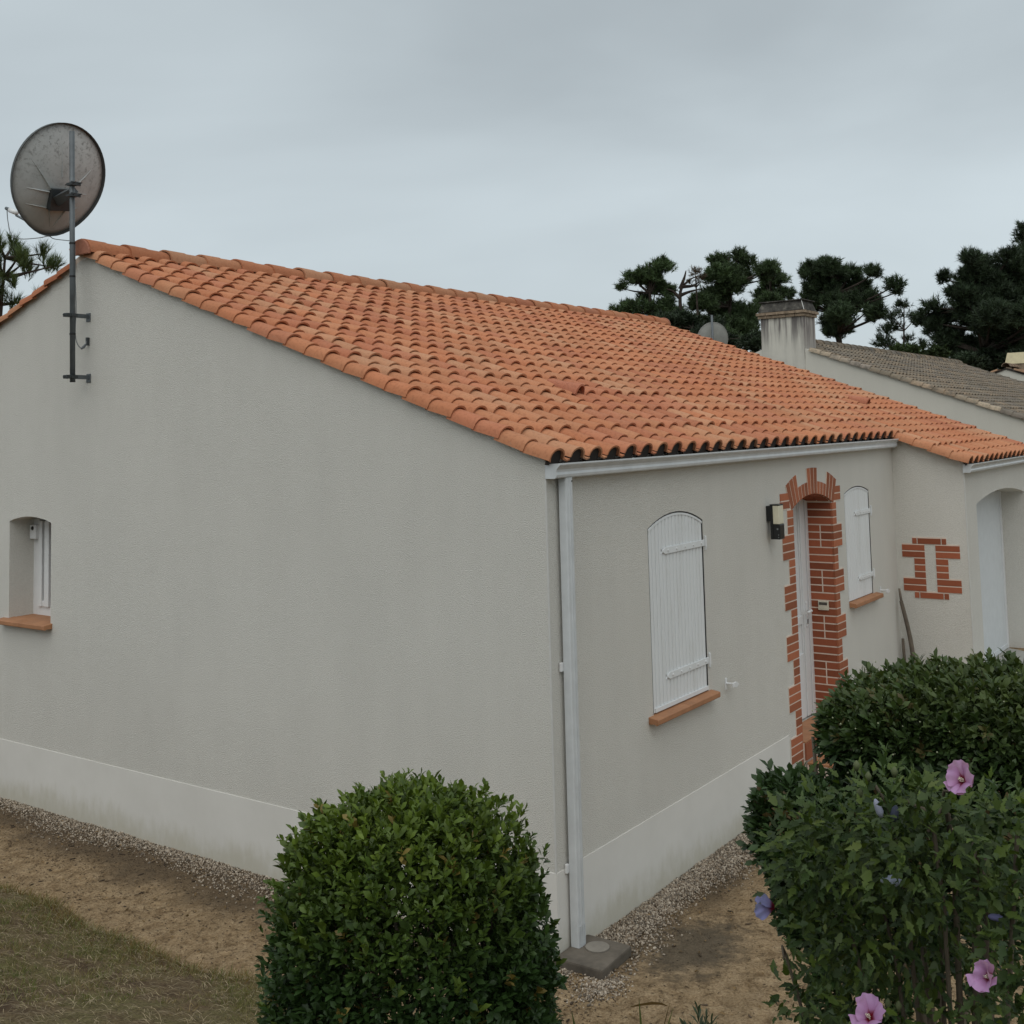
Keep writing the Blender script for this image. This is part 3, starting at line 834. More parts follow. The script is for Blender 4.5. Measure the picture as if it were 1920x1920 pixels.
for r in range(nrow):
    ztop = zs - r * BH; zc = ztop - (BH + JT) / 2; h = BH - JT
    longr = (r // 3) % 2 == 1
    if zc < 0.12: continue
    wl = 0.262 if longr else 0.13; wr = 0.232 if longr else 0.10
    if longr:
        MB().box(x0 - wl, -0.005, ztop - BH, x0 - 0.101, 0.003, ztop).build('mortar_bed', M['mortar'], ent)
        MB().box(x1 + 0.101, -0.005, ztop - BH, x1 + wr, 0.003, ztop).build('mortar_bed', M['mortar'], ent)
    elif wl > 0.1:
        MB().box(x0 - wl, -0.005, ztop - BH, x0 - 0.101, 0.003, ztop).build('mortar_bed', M['mortar'], ent)
    brick(ent, x0 - wl / 2 + 0.004, 0.002, zc, wl + 0.004, 0.020, h)
    brick(ent, x1 + wr / 2 - 0.004, 0.002, zc, wr + 0.004, 0.020, h)
    if ztop - BH > z0 - 0.02:
        segs = [(0.012, RD)] if not longr else [(0.012, 0.118), (0.118 + JT, RD)]
        for a, b in segs:
            brick(ent, x1 - 0.004, (a + b) / 2, zc, 0.018, b - a, h, mat='brick_dark')
            brick(ent, x0 + 0.004, (a + b) / 2, zc, 0.018, b - a, h, mat='brick_dark')
MB().box(x1 - 0.0115, 0.0125, z0, x1 - 0.0005, RD, zs + 0.02).build('mortar_bed', M['mortar'], ent)
MB().box(x0 + 0.0005, 0.0125, z0, x0 + 0.0115, RD, zs + 0.02).build('mortar_bed', M['mortar'], ent)
# two long courses beside the springing
for r in (0, 1):
    zc = zs + (r + 0.5) * BH + 0.004
    brick(ent, x0 - 0.175, 0.0015, zc, 0.215 - r * 0.02, 0.018, BH - JT)
    brick(ent, x1 + 0.135 + r * 0.012, 0.0015, zc, 0.195 - r * 0.02, 0.018, BH - JT)
MB().box(x0 - 0.262, -0.005, zs + 0.0005, x0 - 0.08, 0.003, zs + 2 * BH - 0.004).build('mortar_bed', M['mortar'], ent)
MB().box(x1 + 0.06, -0.005, zs + 0.0005, x1 + 0.228, 0.003, zs + 2 * BH - 0.004).build('mortar_bed', M['mortar'], ent)
# arch of fifteen radial bricks, long and short groups
hh = (x1 - x0) / 2; sg = za - zs; rad = (hh * hh + sg * sg) / (2 * sg); cx = (x0 + x1) / 2; zc0 = za - rad
wang = math.asin(hh / rad) * 1.07
NB = 15
for k in range(NB):
    a = -wang + 2 * wang * (k + 0.5) / NB
    lng = (k // 3) % 2 == 0
    ln = 0.245 if lng else 0.118
    da = wang / NB
    g = JT * 0.5
    r0_, r1_ = rad - 0.001, rad + ln
    def V3(r, ang, sx): return (cx + r * math.sin(ang) + sx * math.cos(ang), zc0 + r * math.cos(ang) - sx * math.sin(ang))
    poly = [V3(r0_, a - da, g), V3(r0_, a + da, -g), V3(r1_, a + da, -g), V3(r1_, a - da, g)]
    MB().prism(poly, 'y', -0.0085, 0.016).build('brick', M['brick'], ent, bevel=0.001)
    mp_ = [V3(r0_ + 0.004, a - da, -0.004), V3(r0_ + 0.004, a + da, 0.004), V3(r1_ - 0.0005, a + da, 0.003), V3(r1_ - 0.0005, a - da, -0.003)]
    MB().prism(mp_, 'y', -0.0062 - 0.00008 * k, 0.003).build('mortar_bed', M['mortar'], ent)
    # soffit course under the arch
    b0 = a - da * 0.92; b1 = a + da * 0.92
    if abs(a) < math.asin(hh / rad) - da:
        for (ya, yb) in ((0.018, 0.13), (0.141, RD)):
            MB().prism([V3(rad - 0.010, b0, 0), V3(rad - 0.010, b1, 0), V3(rad + 0.006, b1, 0), V3(rad + 0.006, b0, 0)], 'y', ya, yb).build('brick', M['brick_dark'], ent)
# door set back in the reveal
dy = RD + 0.003
door = MB().box(x0 + 0.075, dy + 0.018, z0 + 0.02, x1 - 0.075, dy + 0.06, za + 0.02).build('door', M['white'], house)
def dbar(a, b, c, d, ya, yb, nm, mat='pvc', bev=0.004):
    return MB().box(a, ya, c, b, yb, d).build(nm, M[mat], door, bevel=bev)
dbar(x1 - 0.072, x1 - 0.001, z0, za + 0.03, dy - 0.012, dy + 0.05, 'door_frame')
dbar(x0 + 0.001, x0 + 0.072, z0, za + 0.03, dy - 0.012, dy + 0.05, 'door_frame')
dbar(x1 - 0.0795, x1 - 0.0725, z0, za + 0.03, dy + 0.004, dy + 0.017, 'seal', 'rubberseal', 0)
dbar(x1 - 0.20, x1 - 0.081, z0 + 0.02, za, dy - 0.004, dy + 0.017, 'stile', 'white')
dbar(x1 - 0.222, x1 - 0.202, z0 + 0.12, za - 0.1, dy + 0.006, dy + 0.0175, 'glazing_bead', 'pvc')
dbar(x0 + 0.08, x1 - 0.224, z0 + 0.02, z0 + 0.62, dy, dy + 0.017, 'lower_panel', 'white')
dbar(x0 + 0.08, x1 - 0.224, 1.30, 1.38, dy, dy + 0.017, 'mid_rail', 'white')
dbar(x1 - 0.155, x1 - 0.115, 1.26, 1.50, dy - 0.014, dy - 0.0045, 'handle_plate', 'pvc', 0.003)
MB().tube([(x1 - 0.135, dy - 0.014, 1.42), (x1 - 0.135, dy - 0.06, 1.42), (x1 - 0.15, dy - 0.066, 1.42), (x1 - 0.26, dy - 0.066, 1.42)], 0.011, 8).build('handle', M['pvc'], door, smooth=True)
dbar(x1 - 0.143, x1 - 0.127, 1.29, 1.335, dy - 0.018, dy - 0.0145, 'keyhole', 'black', 0)
# tiled threshold and step
stp = MB().box(x0 + 0.001, -0.02, 0.10, x1 - 0.001, 0.30, z0 - 0.012).build('door_step', M['mortar'], house)
for k in range(4):
    a = x0 + 0.004 + k * 0.2525
    MB().box(a, -0.03, z0 - 0.012, a + 0.247, 0.25, z0 + 0.004).build('step_tile', M['sill'], stp, bevel=0.003)
    MB().box(a, -0.038, 0.24, a + 0.247, -0.021, z0 - 0.014).build('step_tile', M['brick'], stp, bevel=0.003)
    MB().box(a, -0.34, 0.205, a + 0.247, -0.042, 0.226).build('step_tile', M['sill'], stp, bevel=0.003)
MB().box(x0 + 0.002, -0.335, 0.0, x1 - 0.002, -0.040, 0.204).build('lower_step', M['mortar'], stp)

# ---- brick ornament on the wing wall
orn = MB()
rows_z = lambda r: 1.957 - r * 0.0738
def orn_row(r, spans):
    for a, b in spans:
        brick(orno, X1 + 0.002, (a + b) / 2, rows_z(r) - 0.0738 / 2 - 0.003, 0.019, abs(a - b), 0.0738 - 0.0125, mat='brick_dark')
        MB().box(X1 - 0.0055, max(a, b) + 0.001, rows_z(r) - 0.0738 + 0.0008, X1 - 0.0005, min(a, b) - 0.001, rows_z(r) + 0.006).build('mortar_bed', M['mortar'], orno)
orno = empty('brick_ornament', (0, 0, 0), house)
S1 = [(-0.178, -0.226), (-0.236, -0.484), (-0.494, -0.542)]
orn_row(0, S1)
for r in (1, 2): orn_row(r, [(-0.062, -0.307), (-0.424, -0.680)])
for r in (3, 4, 5): orn_row(r, [(-0.190, -0.307), (-0.424, -0.552)])
for r in (6, 7): orn_row(r, [(-0.062, -0.307), (-0.424, -0.680)])
orn_row(8, S1)

# ---- garage recess
MB().box(GO[0] - 0.02, -DW + 0.302, 0.28, GO[1] + 0.02, -DW + 0.34, 2.45).build('garage_door', M['garage_door'], house)
gd = MB().box(GO[0] - 0.01, -DW + 0.292, 0.31, GO[1] + 0.01, -DW + 0.3015, 0.36).build('garage_door_rail', M['garage_door'], house)
MB().box(GO[1] - 0.052, -DW + 0.286, 0.305, GO[1] - 0.002, -DW + 0.3015, 2.38).build('garage_door_frame', M['pvc'], house)
pad = MB().box(6.6, -3.2, 0.1, 10.6, -DW + 0.30, 0.303).build('garage_paving', M['paving'], None)
tag(pad, 'pale concrete paving in front of the garage arch', kind='structure')

# ------------------------------------------------------------------ things fixed to the house
lamp = empty('wall_lamp', (3.44, 0, 2.27))
tag(lamp, 'black wall lamp with cream diffuser and motion sensor beside the brick door arch', 'lamp')
MB().box(3.40, -0.036, 2.40, 3.49, -0.001, 2.53).build('wall_plate', M['black'], lamp, bevel=0.004)
MB().box(3.395, -0.064, 2.245, 3.495, -0.037, 2.545).build('housing', M['black'], lamp, bevel=0.004)
MB().box(3.393, -0.120, 2.376, 3.497, -0.0645, 2.534).build('diffuser', M['diffuser'], lamp, bevel=0.006)
MB().box(3.391, -0.122, 2.5345, 3.499, -0.0645, 2.546).build('top_cap', M['black'], lamp, bevel=0.003)
sb = MB().box(3.391, -0.124, 2.245, 3.499, -0.0645, 2.3755).build('sensor_housing', M['black'], lamp, bevel=0.008)
MB().tube([(3.3905, -0.105, 2.335), (3.387, -0.105, 2.335)], 0.008, 10).build('sensor_lens', M['cable'], sb)
for q in range(2):
    MB().tube([(3.3905, -0.112, 2.285 - q * 0.022), (3.3885, -0.112, 2.285 - q * 0.022)], 0.0045, 8).build('adjuster', M['cable'], sb)
kp = empty('door_keypad', (x1 - 0.03, 0.125, 1.40))
tag(kp, 'beige alarm keypad with dark display on the brick door reveal', 'keypad')
MB().box(x1 - 0.038, 0.068, 1.415, x1 - 0.0135, 0.170, 1.505).build('case', M['beige'], kp, bevel=0.005)
MB().box(x1 - 0.040, 0.078, 1.465, x1 - 0.0382, 0.160, 1.492).build('display', M['screen'], kp)
for q in range(5):
    MB().box(x1 - 0.0405, 0.083 + q * 0.015, 1.432, x1 - 0.0382, 0.093 + q * 0.015, 1.444).build('key', M['beige'], kp)

# satellite dish on its mast
MX, MY = -0.16, 4.785
sat = empty('satellite_dish', (MX, MY, 3.76))
tag(sat, 'large weathered satellite dish on a grey mast fixed to the gable', 'satellite dish')
mast = MB().tube([(MX, MY + 0.0, 3.755), (MX, MY + 0.03, 5.955)], 0.0225, 14).build('mast', M['galva'], sat, smooth=True)
MB().tube([(MX, MY, 3.745), (MX, MY, 3.7549)], 0.0235, 14).build('mast_cap', M['rubber'], mast)
for zt_ in (4.958, 4.667, 4.163):
    yy = MY + 0.03 * (zt_ - 3.755) / 2.2
    MB().tube([(MX, yy, zt_ - 0.007), (MX, yy, zt_ + 0.007)], 0.0262, 14).build('cable_tie', M['rubber'], mast)
for zb_ in (4.325, 3.790):
    yy = MY + 0.03 * (zb_ - 3.755) / 2.2
    br = MB().box(MX + 0.023, yy - 0.006, zb_ - 0.018, -0.006, yy + 0.006, zb_ + 0.018).build('wall_bracket', M['galva'], sat)
    MB().box(-0.006, yy - 0.03, zb_ - 0.045, -0.0005, yy + 0.03, zb_ + 0.03).build('wall_plate', M['galva'], br)
    MB().box(MX - 0.075, yy - 0.028, zb_ - 0.016, MX - 0.022, yy + 0.028, zb_ + 0.016).build('clamp', M['steel_dark'], br, bevel=0.003)
    MB().box(MX - 0.03, yy - 0.034, zb_ - 0.012, MX + 0.03, yy - 0.024, zb_ + 0.012).build('clamp', M['steel_dark'], br)
    MB().tube([(MX - 0.076, yy, zb_), (MX - 0.092, yy, zb_)], 0.006, 6).build('bolt', M['steel_dark'], br)
# the dish frame: n = looking direction of the dish, b = its up, a = its side
vdir = math.atan2(0.9023, 0.5804)
nyaw = vdir + R_(34); nel = R_(22)
dn = Vector((math.cos(nyaw) * math.cos(nel), math.sin(nyaw) * math.cos(nel), math.sin(nel)))
da_ = dn.cross(Vector((0, 0, 1))).normalized(); db = da_.cross(dn)
da_, db = da_ * math.cos(R_(7)) + db * math.sin(R_(7)), db * math.cos(R_(7)) - da_ * math.sin(R_(7))
DC = Vector((0.02, 5.17, 5.615)) - Vector((0.54, -0.84, 0)) * 0.085 + Vector((0, 0, 0.02))
def DP(a, b, n): return DC + da_ * a + db * b + dn * n
def dish_r(ang):
    # slightly egg-shaped, drawn out to the foot of the feed arm
    c_, s_ = math.cos(ang), math.sin(ang)
    base = 1.0 / math.sqrt((c_ / 0.448) ** 2 + (s_ / 0.490) ** 2)
    if s_ < 0: base += 0.050 * (-s_) ** 8
    return base
def bowl(a, b):
    return 0.42 * (a * a + b * b) - 0.10
mb = MB(); NA, NRr = 56, 12
vs = []
for k in range(NRr + 1):
    for q in range(NA):
        ang = 2 * math.pi * q / NA; r = dish_r(ang) * (k / NRr)
        a, b = r * math.cos(ang), r * math.sin(ang); vs.append(DP(a, b, bowl(a, b)))
for k in range(NRr + 1):
    for q in range(NA):
        ang = 2 * math.pi * q / NA; r = dish_r(ang) * (k / NRr)
        a, b = r * math.cos(ang), r * math.sin(ang); vs.append(DP(a, b, bowl(a, b) + 0.006))
off = (NRr + 1) * NA
fs = []
for k in range(NRr):
    for q in range(NA):
        q2 = (q + 1) % NA
        fs.append((k * NA + q, (k + 1) * NA + q, (k + 1) * NA + q2, k * NA + q2))
        fs.append((off + k * NA + q, off + k * NA + q2, off + (k + 1) * NA + q2, off + (k + 1) * NA + q))
for q in range(NA):
    q2 = (q + 1) % NA
    fs.append((NRr * NA + q, off + NRr * NA + q, off + NRr * NA + q2, NRr * NA + q2))
mb.add(vs, fs)
refl = mb.build('reflector', M['dish'], sat, smooth=True)
rim = MB()
rp = []
for q in range(NA + 1):
    ang = 2 * math.pi * q / NA; r = dish_r(ang)
    a, b = r * math.cos(ang), r * math.sin(ang); rp.append((a, b, bowl(a, b)))
vs = []
for a, b, n_ in rp[:-1]:
    L_ = math.hypot(a, b)
    for (dr, dn_) in ((0.000, 0.006), (0.007, 0.006), (0.014, -0.032), (0.009, -0.032)):
        vs.append(DP(a * (1 + dr / L_), b * (1 + dr / L_), n_ + dn_))
fs = [(4 * q + j, 4 * ((q + 1) % NA) + j, 4 * ((q + 1) % NA) + (j + 1) % 4, 4 * q + (j + 1) % 4) for q in range(NA) for j in range(4)]
rim.add(vs, fs); rim.build('rim', M['dish_rim'], refl, smooth=False)
def rib(a0, b0, a1, b1, w=0.006, h=0.022):
    mb = MB(); n = 6; d = Vector((a1 - a0, b1 - b0)); L_ = d.length; px, py = -d.y / L_ * w, d.x / L_ * w
    for i in range(n + 1):
        t = i / n; a = a0 + (a1 - a0) * t; b = b0 + (b1 - b0) * t; hgt = h * (1 - t) + 0.002
        mb.v += [tuple(DP(a - px, b - py, bowl(a, b) + 0.001)), tuple(DP(a, b, bowl(a, b) - hgt)), tuple(DP(a + px, b + py, bowl(a, b) + 0.001))]
    for i in range(n):
        s = 3 * i; mb.f += [(s, s + 1, s + 4, s + 3), (s + 1, s + 2, s + 5, s + 4)]
    mb.build('rib', M['dish'], refl, smooth=False)
# seen from behind, side a points to the right
rib(-0.11, -0.10, -0.30, 0.16); rib(-0.02, 0.02, -0.03, 0.32, 0.004, 0.010); rib(0.10, -0.08, 0.30, 0.10, 0.005, 0.014)
rib(-0.12, -0.12, -0.32, -0.10, 0.007); rib(-0.12, -0.27, -0.30, -0.25, 0.006); rib(0.12, -0.12, 0.28, -0.14, 0.005, 0.014); rib(0.10, -0.28, 0.22, -0.27, 0.005, 0.012)
rib(-0.08, -0.30, -0.02, -0.46, 0.006, 0.016); rib(0.08, -0.28, 0.01, -0.46, 0.006, 0.016)
def dbox(a0, a1, b0, b1, n0, n1, nm, mat, parent, bev=0.003):
    mb = MB().box(a0, b0, n0, a1, b1, n1)
    mb.v = [tuple(DP(*p)) for p in mb.v]
    return mb.build(nm, M[mat], parent, bevel=bev)
bk = dbox(-0.115, 0.10, -0.285, -0.085, -0.13, -0.07, 'back_mount', 'steel_dark', sat)
mid = DP(0.02, -0.18, -0.16)
tgt = Vector((MX, MY + 0.024, 5.45))
cl = MB()
for dz in (0.045, -0.055):
    p = Vector((MX, MY + 0.023, 5.435 + dz))
    hb = MB().box(p.x - 0.035, p.y - 0.035, p.z - 0.012, p.x + 0.035, p.y + 0.035, p.z + 0.012).build('mast_clamp', M['steel_dark'], bk, bevel=0.003)
    for sx in (-0.028, 0.028):
        MB().tube([p + Vector((sx, -0.10, 0.004)), p + Vector((sx, 0.06, 0.0))], 0.0055, 6).build('threaded_rod', M['steel_dark'], hb)
    MB().box(p.x - 0.045, p.y - 0.062, p.z - 0.016, p.x + 0.045, p.y - 0.046, p.z + 0.016).build('clamp_jaw', M['steel_dark'], hb)
q0 = DP(-0.03, -0.18, -0.12); q1 = Vector((MX + 0.03, MY + 0.05, 5.43))
MB().tube([q0, q0.lerp(q1, 0.5), q1], [0.065, 0.055, 0.045], 4).build('elevation_bracket', M['galva'], bk)
# feed arm, LNB and its cable
foot = DP(0.0, -0.53, 0.02)
lnb = DP(-0.02, -0.50, 0.62)
arm = MB().tube([foot, foot.lerp(lnb, 0.9)], 0.012, 6).build('feed_arm', M['galva'], sat)
MB().tube([lnb + db * 0.02 + dn * 0.05, lnb + db * 0.02 - dn * 0.07], [0.024, 0.020], 12).build('feed_horn', M['pvc'], arm, smooth=True)
MB().tube([lnb + db * 0.02 + dn * 0.051, lnb + db * 0.02 + dn * 0.12], [0.020, 0.016], 10).build('lnb_body', M['galva'], arm, smooth=True)
cpts = [lnb + dn * 0.10, lnb + dn * 0.06 - db * 0.10, lnb - dn * 0.02 - db * 0.20, lnb - dn * 0.18 - db * 0.20, foot + dn * 0.16 - db * 0.09, foot - db * 0.03, foot - dn * 0.10 - db * 0.03, Vector((MX + 0.03, MY + 0.02, 4.98))]
def smooth_path(p, n=5):
    p = [Vector(q) for q in p]; out = []
    for i in range(len(p) - 1):
        a, b, c_, d = p[max(i - 1, 0)], p[i], p[i + 1], p[min(i + 2, len(p) - 1)]
        for k in range(n):
            t = k / n
            out.append(0.5 * ((2 * b) + (-a + c_) * t + (2 * a - 5 * b + 4 * c_ - d) * t * t + (-a + 3 * b - 3 * c_ + d) * t ** 3))
    return out + [p[-1]]
MB().tube(smooth_path(cpts), 0.0042, 6).build('coax_cable', M['cable'], sat, smooth=True)
MB().tube(smooth_path([(MX + 0.028, MY + 0.018, 4.96), (MX + 0.027, MY + 0.012, 4.66), (MX + 0.030, MY + 0.0, 4.4), (MX + 0.027, MY + 0.004, 4.16), (MX + 0.05, MY - 0.01, 4.06), (MX + 0.10, MY - 0.02, 4.045), (-0.02, MY + 0.01, 4.12)]), 0.0042, 6).build('coax_cable', M['cable'], sat, smooth=True)
MB().box(-0.028, MY - 0.008, 4.07, -0.0008, MY + 0.012, 4.14).build('cable_entry', M['steel_dark'], sat)
MB().tube([(MX + 0.07, MY - 0.018, 4.035), (MX + 0.115, MY - 0.016, 4.075)], 0.009, 8).build('cable_connector', M['galva'], sat)

# concrete drain slab
sb_ = empty('drain_slab', (0.13, -0.2, 0.0))
tag(sb_, 'damp concrete drain slab with round cover under the downpipe', 'slab')
MB().prism([(-0.065, -0.012), (-0.055, -0.345), (0.325, -0.325), (0.320, -0.010)], 'z', -0.05, 0.062).build('slab', M['concrete'], sb_, bevel=0.012)
MB().tube([(0.185, -0.165, 0.0622), (0.185, -0.165, 0.070)], 0.075, 20).build('cover', M['cover'], sb_, bevel=0.002)
# stick leaning in the inner corner
stk = empty('vine_stick', (6.85, -0.12, 0.28))
tag(stk, 'grey twisted wooden stick leaning in the corner beside the brick ornament', 'stick')
MB().tube(smooth_path([(6.86, -0.20, 0.27), (6.875, -0.16, 0.6), (6.86, -0.13, 0.9), (6.85, -0.095, 1.10), (6.845, -0.06, 1.27)]), np.linspace(0.028, 0.020, 21), 7).build('stem', M['bark_stick'], stk, smooth=True)
MB().tube(smooth_path([(6.848, -0.095, 1.10), (6.87, -0.06, 1.24), (6.885, -0.035, 1.40)]), np.linspace(0.018, 0.012, 11), 6).build('fork', M['bark_stick'], stk, smooth=True)
MB().tube(smooth_path([(6.862, -0.19, 0.42), (6.84, -0.25, 0.52), (6.85, -0.28, 0.55)]), np.linspace(0.012, 0.006, 11), 6).build('stub', M['bark_stick'], stk, smooth=True)
# small offcut beside it
of = MB().tube([(6.90, -0.055, 0.27), (6.91, -0.04, 0.85)], [0.022, 0.015], 6).build('short_stick', M['bark_stick'], None, smooth=True)
tag(of, 'short dark stick standing behind the leaning vine stick', 'stick')

# ------------------------------------------------------------------ neighbouring house
NX, NXE, NRY = 16.0, 29.5, 4.93
NZB = ZB + 0.03
nb_house = empty('neighbour_house', (NX, 0, 0))
tag(nb_house, 'neighbouring cream house with lichen-grey tiled roof and a capped chimney', 'house')
ztn = lambda y: NZB + 0.004 + SL * min(y, 2 * NRY - y)
NYB = 2 * NRY
wall_with_holes('gable_wall', 'x', [(-0.3, -0.35), (NYB, -0.35), (NYB, ztn(NYB)), (NRY, ztn(NRY)), (-0.3, ztn(-0.3))], [], NX, NX + 0.3, M['neighbour_wall'], nb_house)
MB().box(NX + 0.301, -0.299, -0.35, NXE, 0.0, NZB - 0.12).build('front_wall', M['neighbour_wall'], nb_house)
MB().box(NX + 0.301, NYB - 0.3, -0.35, NXE, NYB - 0.01, NZB - 0.12).build('back_wall', M['neighbour_wall'], nb_house)
wall_with_holes('far_gable_wall', 'x', [(-0.3, -0.35), (NYB, -0.35), (NYB, ztn(NYB)), (NRY, ztn(NRY)), (-0.3, ztn(-0.3))], [], NXE + 0.001, NXE + 0.3, M['neighbour_wall'], nb_house)
nroof = MB().prism([(-0.3, NZB - 0.03 - SL * 0.3), (NRY, NZB - 0.03 + SL * NRY), (NYB + 0.3, NZB - 0.03 - SL * 0.3), (NYB + 0.3, NZB - 0.045 - SL * 0.3), (NRY, NZB - 0.045 + SL * NRY), (-0.3, NZB - 0.045 - SL * 0.3)], 'x', NX + 0.02, NXE + 0.25).build('roof', M['deck'], nb_house, org=(NX, 0, 0))
OLD = np.array([(0.27, 0.215, 0.155), (0.22, 0.18, 0.14), (0.33, 0.24, 0.16), (0.26, 0.19, 0.13), (0.21, 0.175, 0.145)])
def old_tint(): return OLD[rng.integers(len(OLD))] * rng.uniform(0.55, 1.0)
TVo, TFo = tile_arrays(0, 2, False, 6); TVv, TFv = tile_arrays(-1, 2, False, 6)
vme = np_mesh('verge_tile', TVv, TFv, M['old_tile'], np.ones((len(TVv), 3)), smooth=True)
items = []
ncn = int((NXE + 0.3 - NX + 0.05) / PITCH)
for i in range(ncn):
    for r in range(0, 14):
        if -0.36 + r * SUM * cyt > NRY - 0.1: continue
        Mx = tile_matrix(NX - 0.06 + i * PITCH, r * SUM, zb=NZB, eave=-0.36)
        if i in (0, 1, 2) and -0.36 + r * SUM * cyt > 4.0: continue
        if i == 0:
            t = old_tint() * rng.choice([1.3, 1.5, 2.1])
            o = link('verge_tile', vme, nroof); o.matrix_world = Mx
            o.matrix_local = Matrix.Translation((-NX, 0, 0)) @ Matrix.Translation((0, 0, 0)) @ Mx
            o.color = (*t, 1)
        else:
            items.append((TVo, TFo, np.array(Matrix.Translation((-NX, 0, 0)) @ Mx), old_tint()))
        if i % 1 == 0 and r < 13:
            Mf = tile_matrix(NX - 0.06 + i * PITCH, r * SUM, flip=True, zb=NZB, eave=-0.36, ridge_y=NRY)
            items.append((TVv if i == 0 else TVo, (TFv if i == 0 else TFo)[:, ::-1], np.array(Matrix.Translation((-NX, 0, 0)) @ Mf), old_tint()))
o = joined('field_tiles', items, M['old_tile'], nroof); o.location = (0, 0, 0)
rmo = np_mesh('old_ridge_tile', RV, RF, M['old_tile'], np.ones((len(RV), 3)), smooth=True)
for i in range(int((NXE - NX + 0.3) / 0.43)):
    if NX + i * 0.43 < NX + 0.45: continue
    o = link('ridge_tile', rmo, nroof, (NX + i * 0.43, NRY, NZB + SL * NRY + 0.03)); o.color = (*old_tint(), 1)
# chimney
cy0, cy1, cx0, cx1 = 4.43, 5.335, NX - 0.012, NX + 0.62
ch = MB().box(cx0, cy0, 4.2, cx1, cy1, 5.42).build('chimney', M['stack'], nb_house)
MB().box(cx0 + 0.012, cy0 - 0.006, 4.55, cx1 - 0.004, cy0 + 0.02, 5.419).build('chimney_side', M['stack_side'], ch)
for q in range(2):
    w = 0.045 + 0.03 * q
    zz = 5.4205 + q * 0.062
    nbk = 5
    for k in range(nbk):
        a = cy0 - w + k * (cy1 - cy0 + 2 * w) / nbk
        MB().box(cx0 - w, a + 0.004, zz, cx0 - w + 0.10, a + (cy1 - cy0 + 2 * w) / nbk - 0.004, zz + 0.055).build('band_brick', M['old_brick'], ch, bevel=0.004)
    for k in range(3):
        a = cx0 - w + 0.104 + k * (cx1 - cx0 + 2 * w - 0.104) / 3
        MB().box(a, cy0 - w + 0.002, zz, a + (cx1 - cx0 + 2 * w - 0.104) / 3 - 0.006, cy0 - w + 0.10, zz + 0.055).build('band_brick', M['old_brick'], ch, bevel=0.004)
    MB().box(cx0 - w + 0.1005, cy0 - w + 0.1015, zz, cx1 + w, cy1 + w, zz + 0.056).build('band_core', M['old_brick'], ch)
zz = 5.546
hood = MB()
hb_ = [(cx0 - 0.04, cy0 - 0.04), (cx1 + 0.04, cy0 - 0.04), (cx1 + 0.04, cy1 + 0.04), (cx0 - 0.04, cy1 + 0.04)]
ht = [(cx0 + 0.02, cy0 + 0.03), (cx1 - 0.02, cy0 + 0.03), (cx1 - 0.02, cy1 - 0.03), (cx0 + 0.02, cy1 - 0.03)]
hood.add([(*p, zz) for p in hb_] + [(*p, zz + 0.20) for p in ht], [(0, 3, 2, 1), (4, 5, 6, 7)] + [(i, (i + 1) % 4, (i + 1) % 4 + 4, i + 4) for i in range(4)])
hood.build('chimney_hood', M['hood'], ch, bevel=0.008)
MB().tube([(cx0 - 0.045, cy0 - 0.045, zz), (cx0 + 0.016, cy0 + 0.026, zz + 0.202)], 0.008, 5).build('hood_joint', M['bead'], ch)
MB().box(cx0 - 0.02, cy0 - 0.02, zz + 0.2005, cx1 + 0.02, cy1 + 0.02, zz + 0.222).build('hood_slab', M['hood'], ch, bevel=0.005)
# neighbour's dish behind our roof
nd = empty('satellite_dish', (16.4, 6.46, 4.3))
tag(nd, 'small pale satellite dish behind the orange roof beside the chimney', 'satellite dish')
MB().tube([(16.4, 6.62, 4.0), (16.4, 6.62, 5.64)], 0.024, 8).build('mast', M['galva'], nd, smooth=True)
mb = MB(); c0 = Vector((16.52, 6.66, 5.12)); nn = Vector((0.72, 0.66, 0.22)).normalized(); aa = nn.cross(Vector((0, 0, 1))).normalized(); bb = aa.cross(nn)
vs = []; fs = []
for k in range(7):
    for q in range(24):
        r = 0.34 * k / 6; an = 2 * math.pi * q / 24
        vs.append(c0 + aa * r * math.cos(an) + bb * r * 1.08 * math.sin(an) + nn * (0.55 * r * r))
for k in range(6):
    for q in range(24): fs.append((k * 24 + q, (k + 1) * 24 + q, (k + 1) * 24 + (q + 1) % 24, k * 24 + (q + 1) % 24))
mb.add(vs, fs).build('reflector', M['pale_dish'], nd, smooth=True)
MB().tube([c0 + (aa * math.cos(2 * math.pi * q / 24) + bb * 1.08 * math.sin(2 * math.pi * q / 24)) * 0.34 + nn * 0.064 for q in range(25)], 0.010, 5, cap=False).build('rim', M['pale_dish'], nd)

# third house at the right edge
FX = 36.0
far = empty('far_house', (FX, 3, 0))
tag(far, 'distant house with tiled gable and cream chimney at the right edge', 'house')
fp = at(1886, 690, 44.0)
FY, FZ = fp[1], fp[2]; FX = fp[0]
far.location = (FX, FY, 0)
wall_with_holes('gable_wall', 'x', [(FY - 4.5, -0.3), (FY + 4.5, -0.3), (FY + 4.5, FZ - 1.75), (FY, FZ - 0.05), (FY - 4.5, FZ - 1.75)], [], FX, FX + 0.3, M['neighbour_wall'], far)
MB().box(FX + 0.301, FY - 4.5, -0.3, FX + 9, FY + 4.5, FZ - 1.8).build('side_walls', M['neighbour_wall'], far)
items = []
TVs, TFs = tile_arrays(0, 2, False, 5)
fr = MB().prism([(FY - 4.8, FZ - 1.82), (FY, FZ), (FY + 4.8, FZ - 1.82), (FY + 4.8, FZ - 1.86), (FY, FZ - 0.04), (FY - 4.8, FZ - 1.86)], 'x', FX - 0.05, FX + 9).build('roof', M['deck'], far, org=(FX, FY, 0))
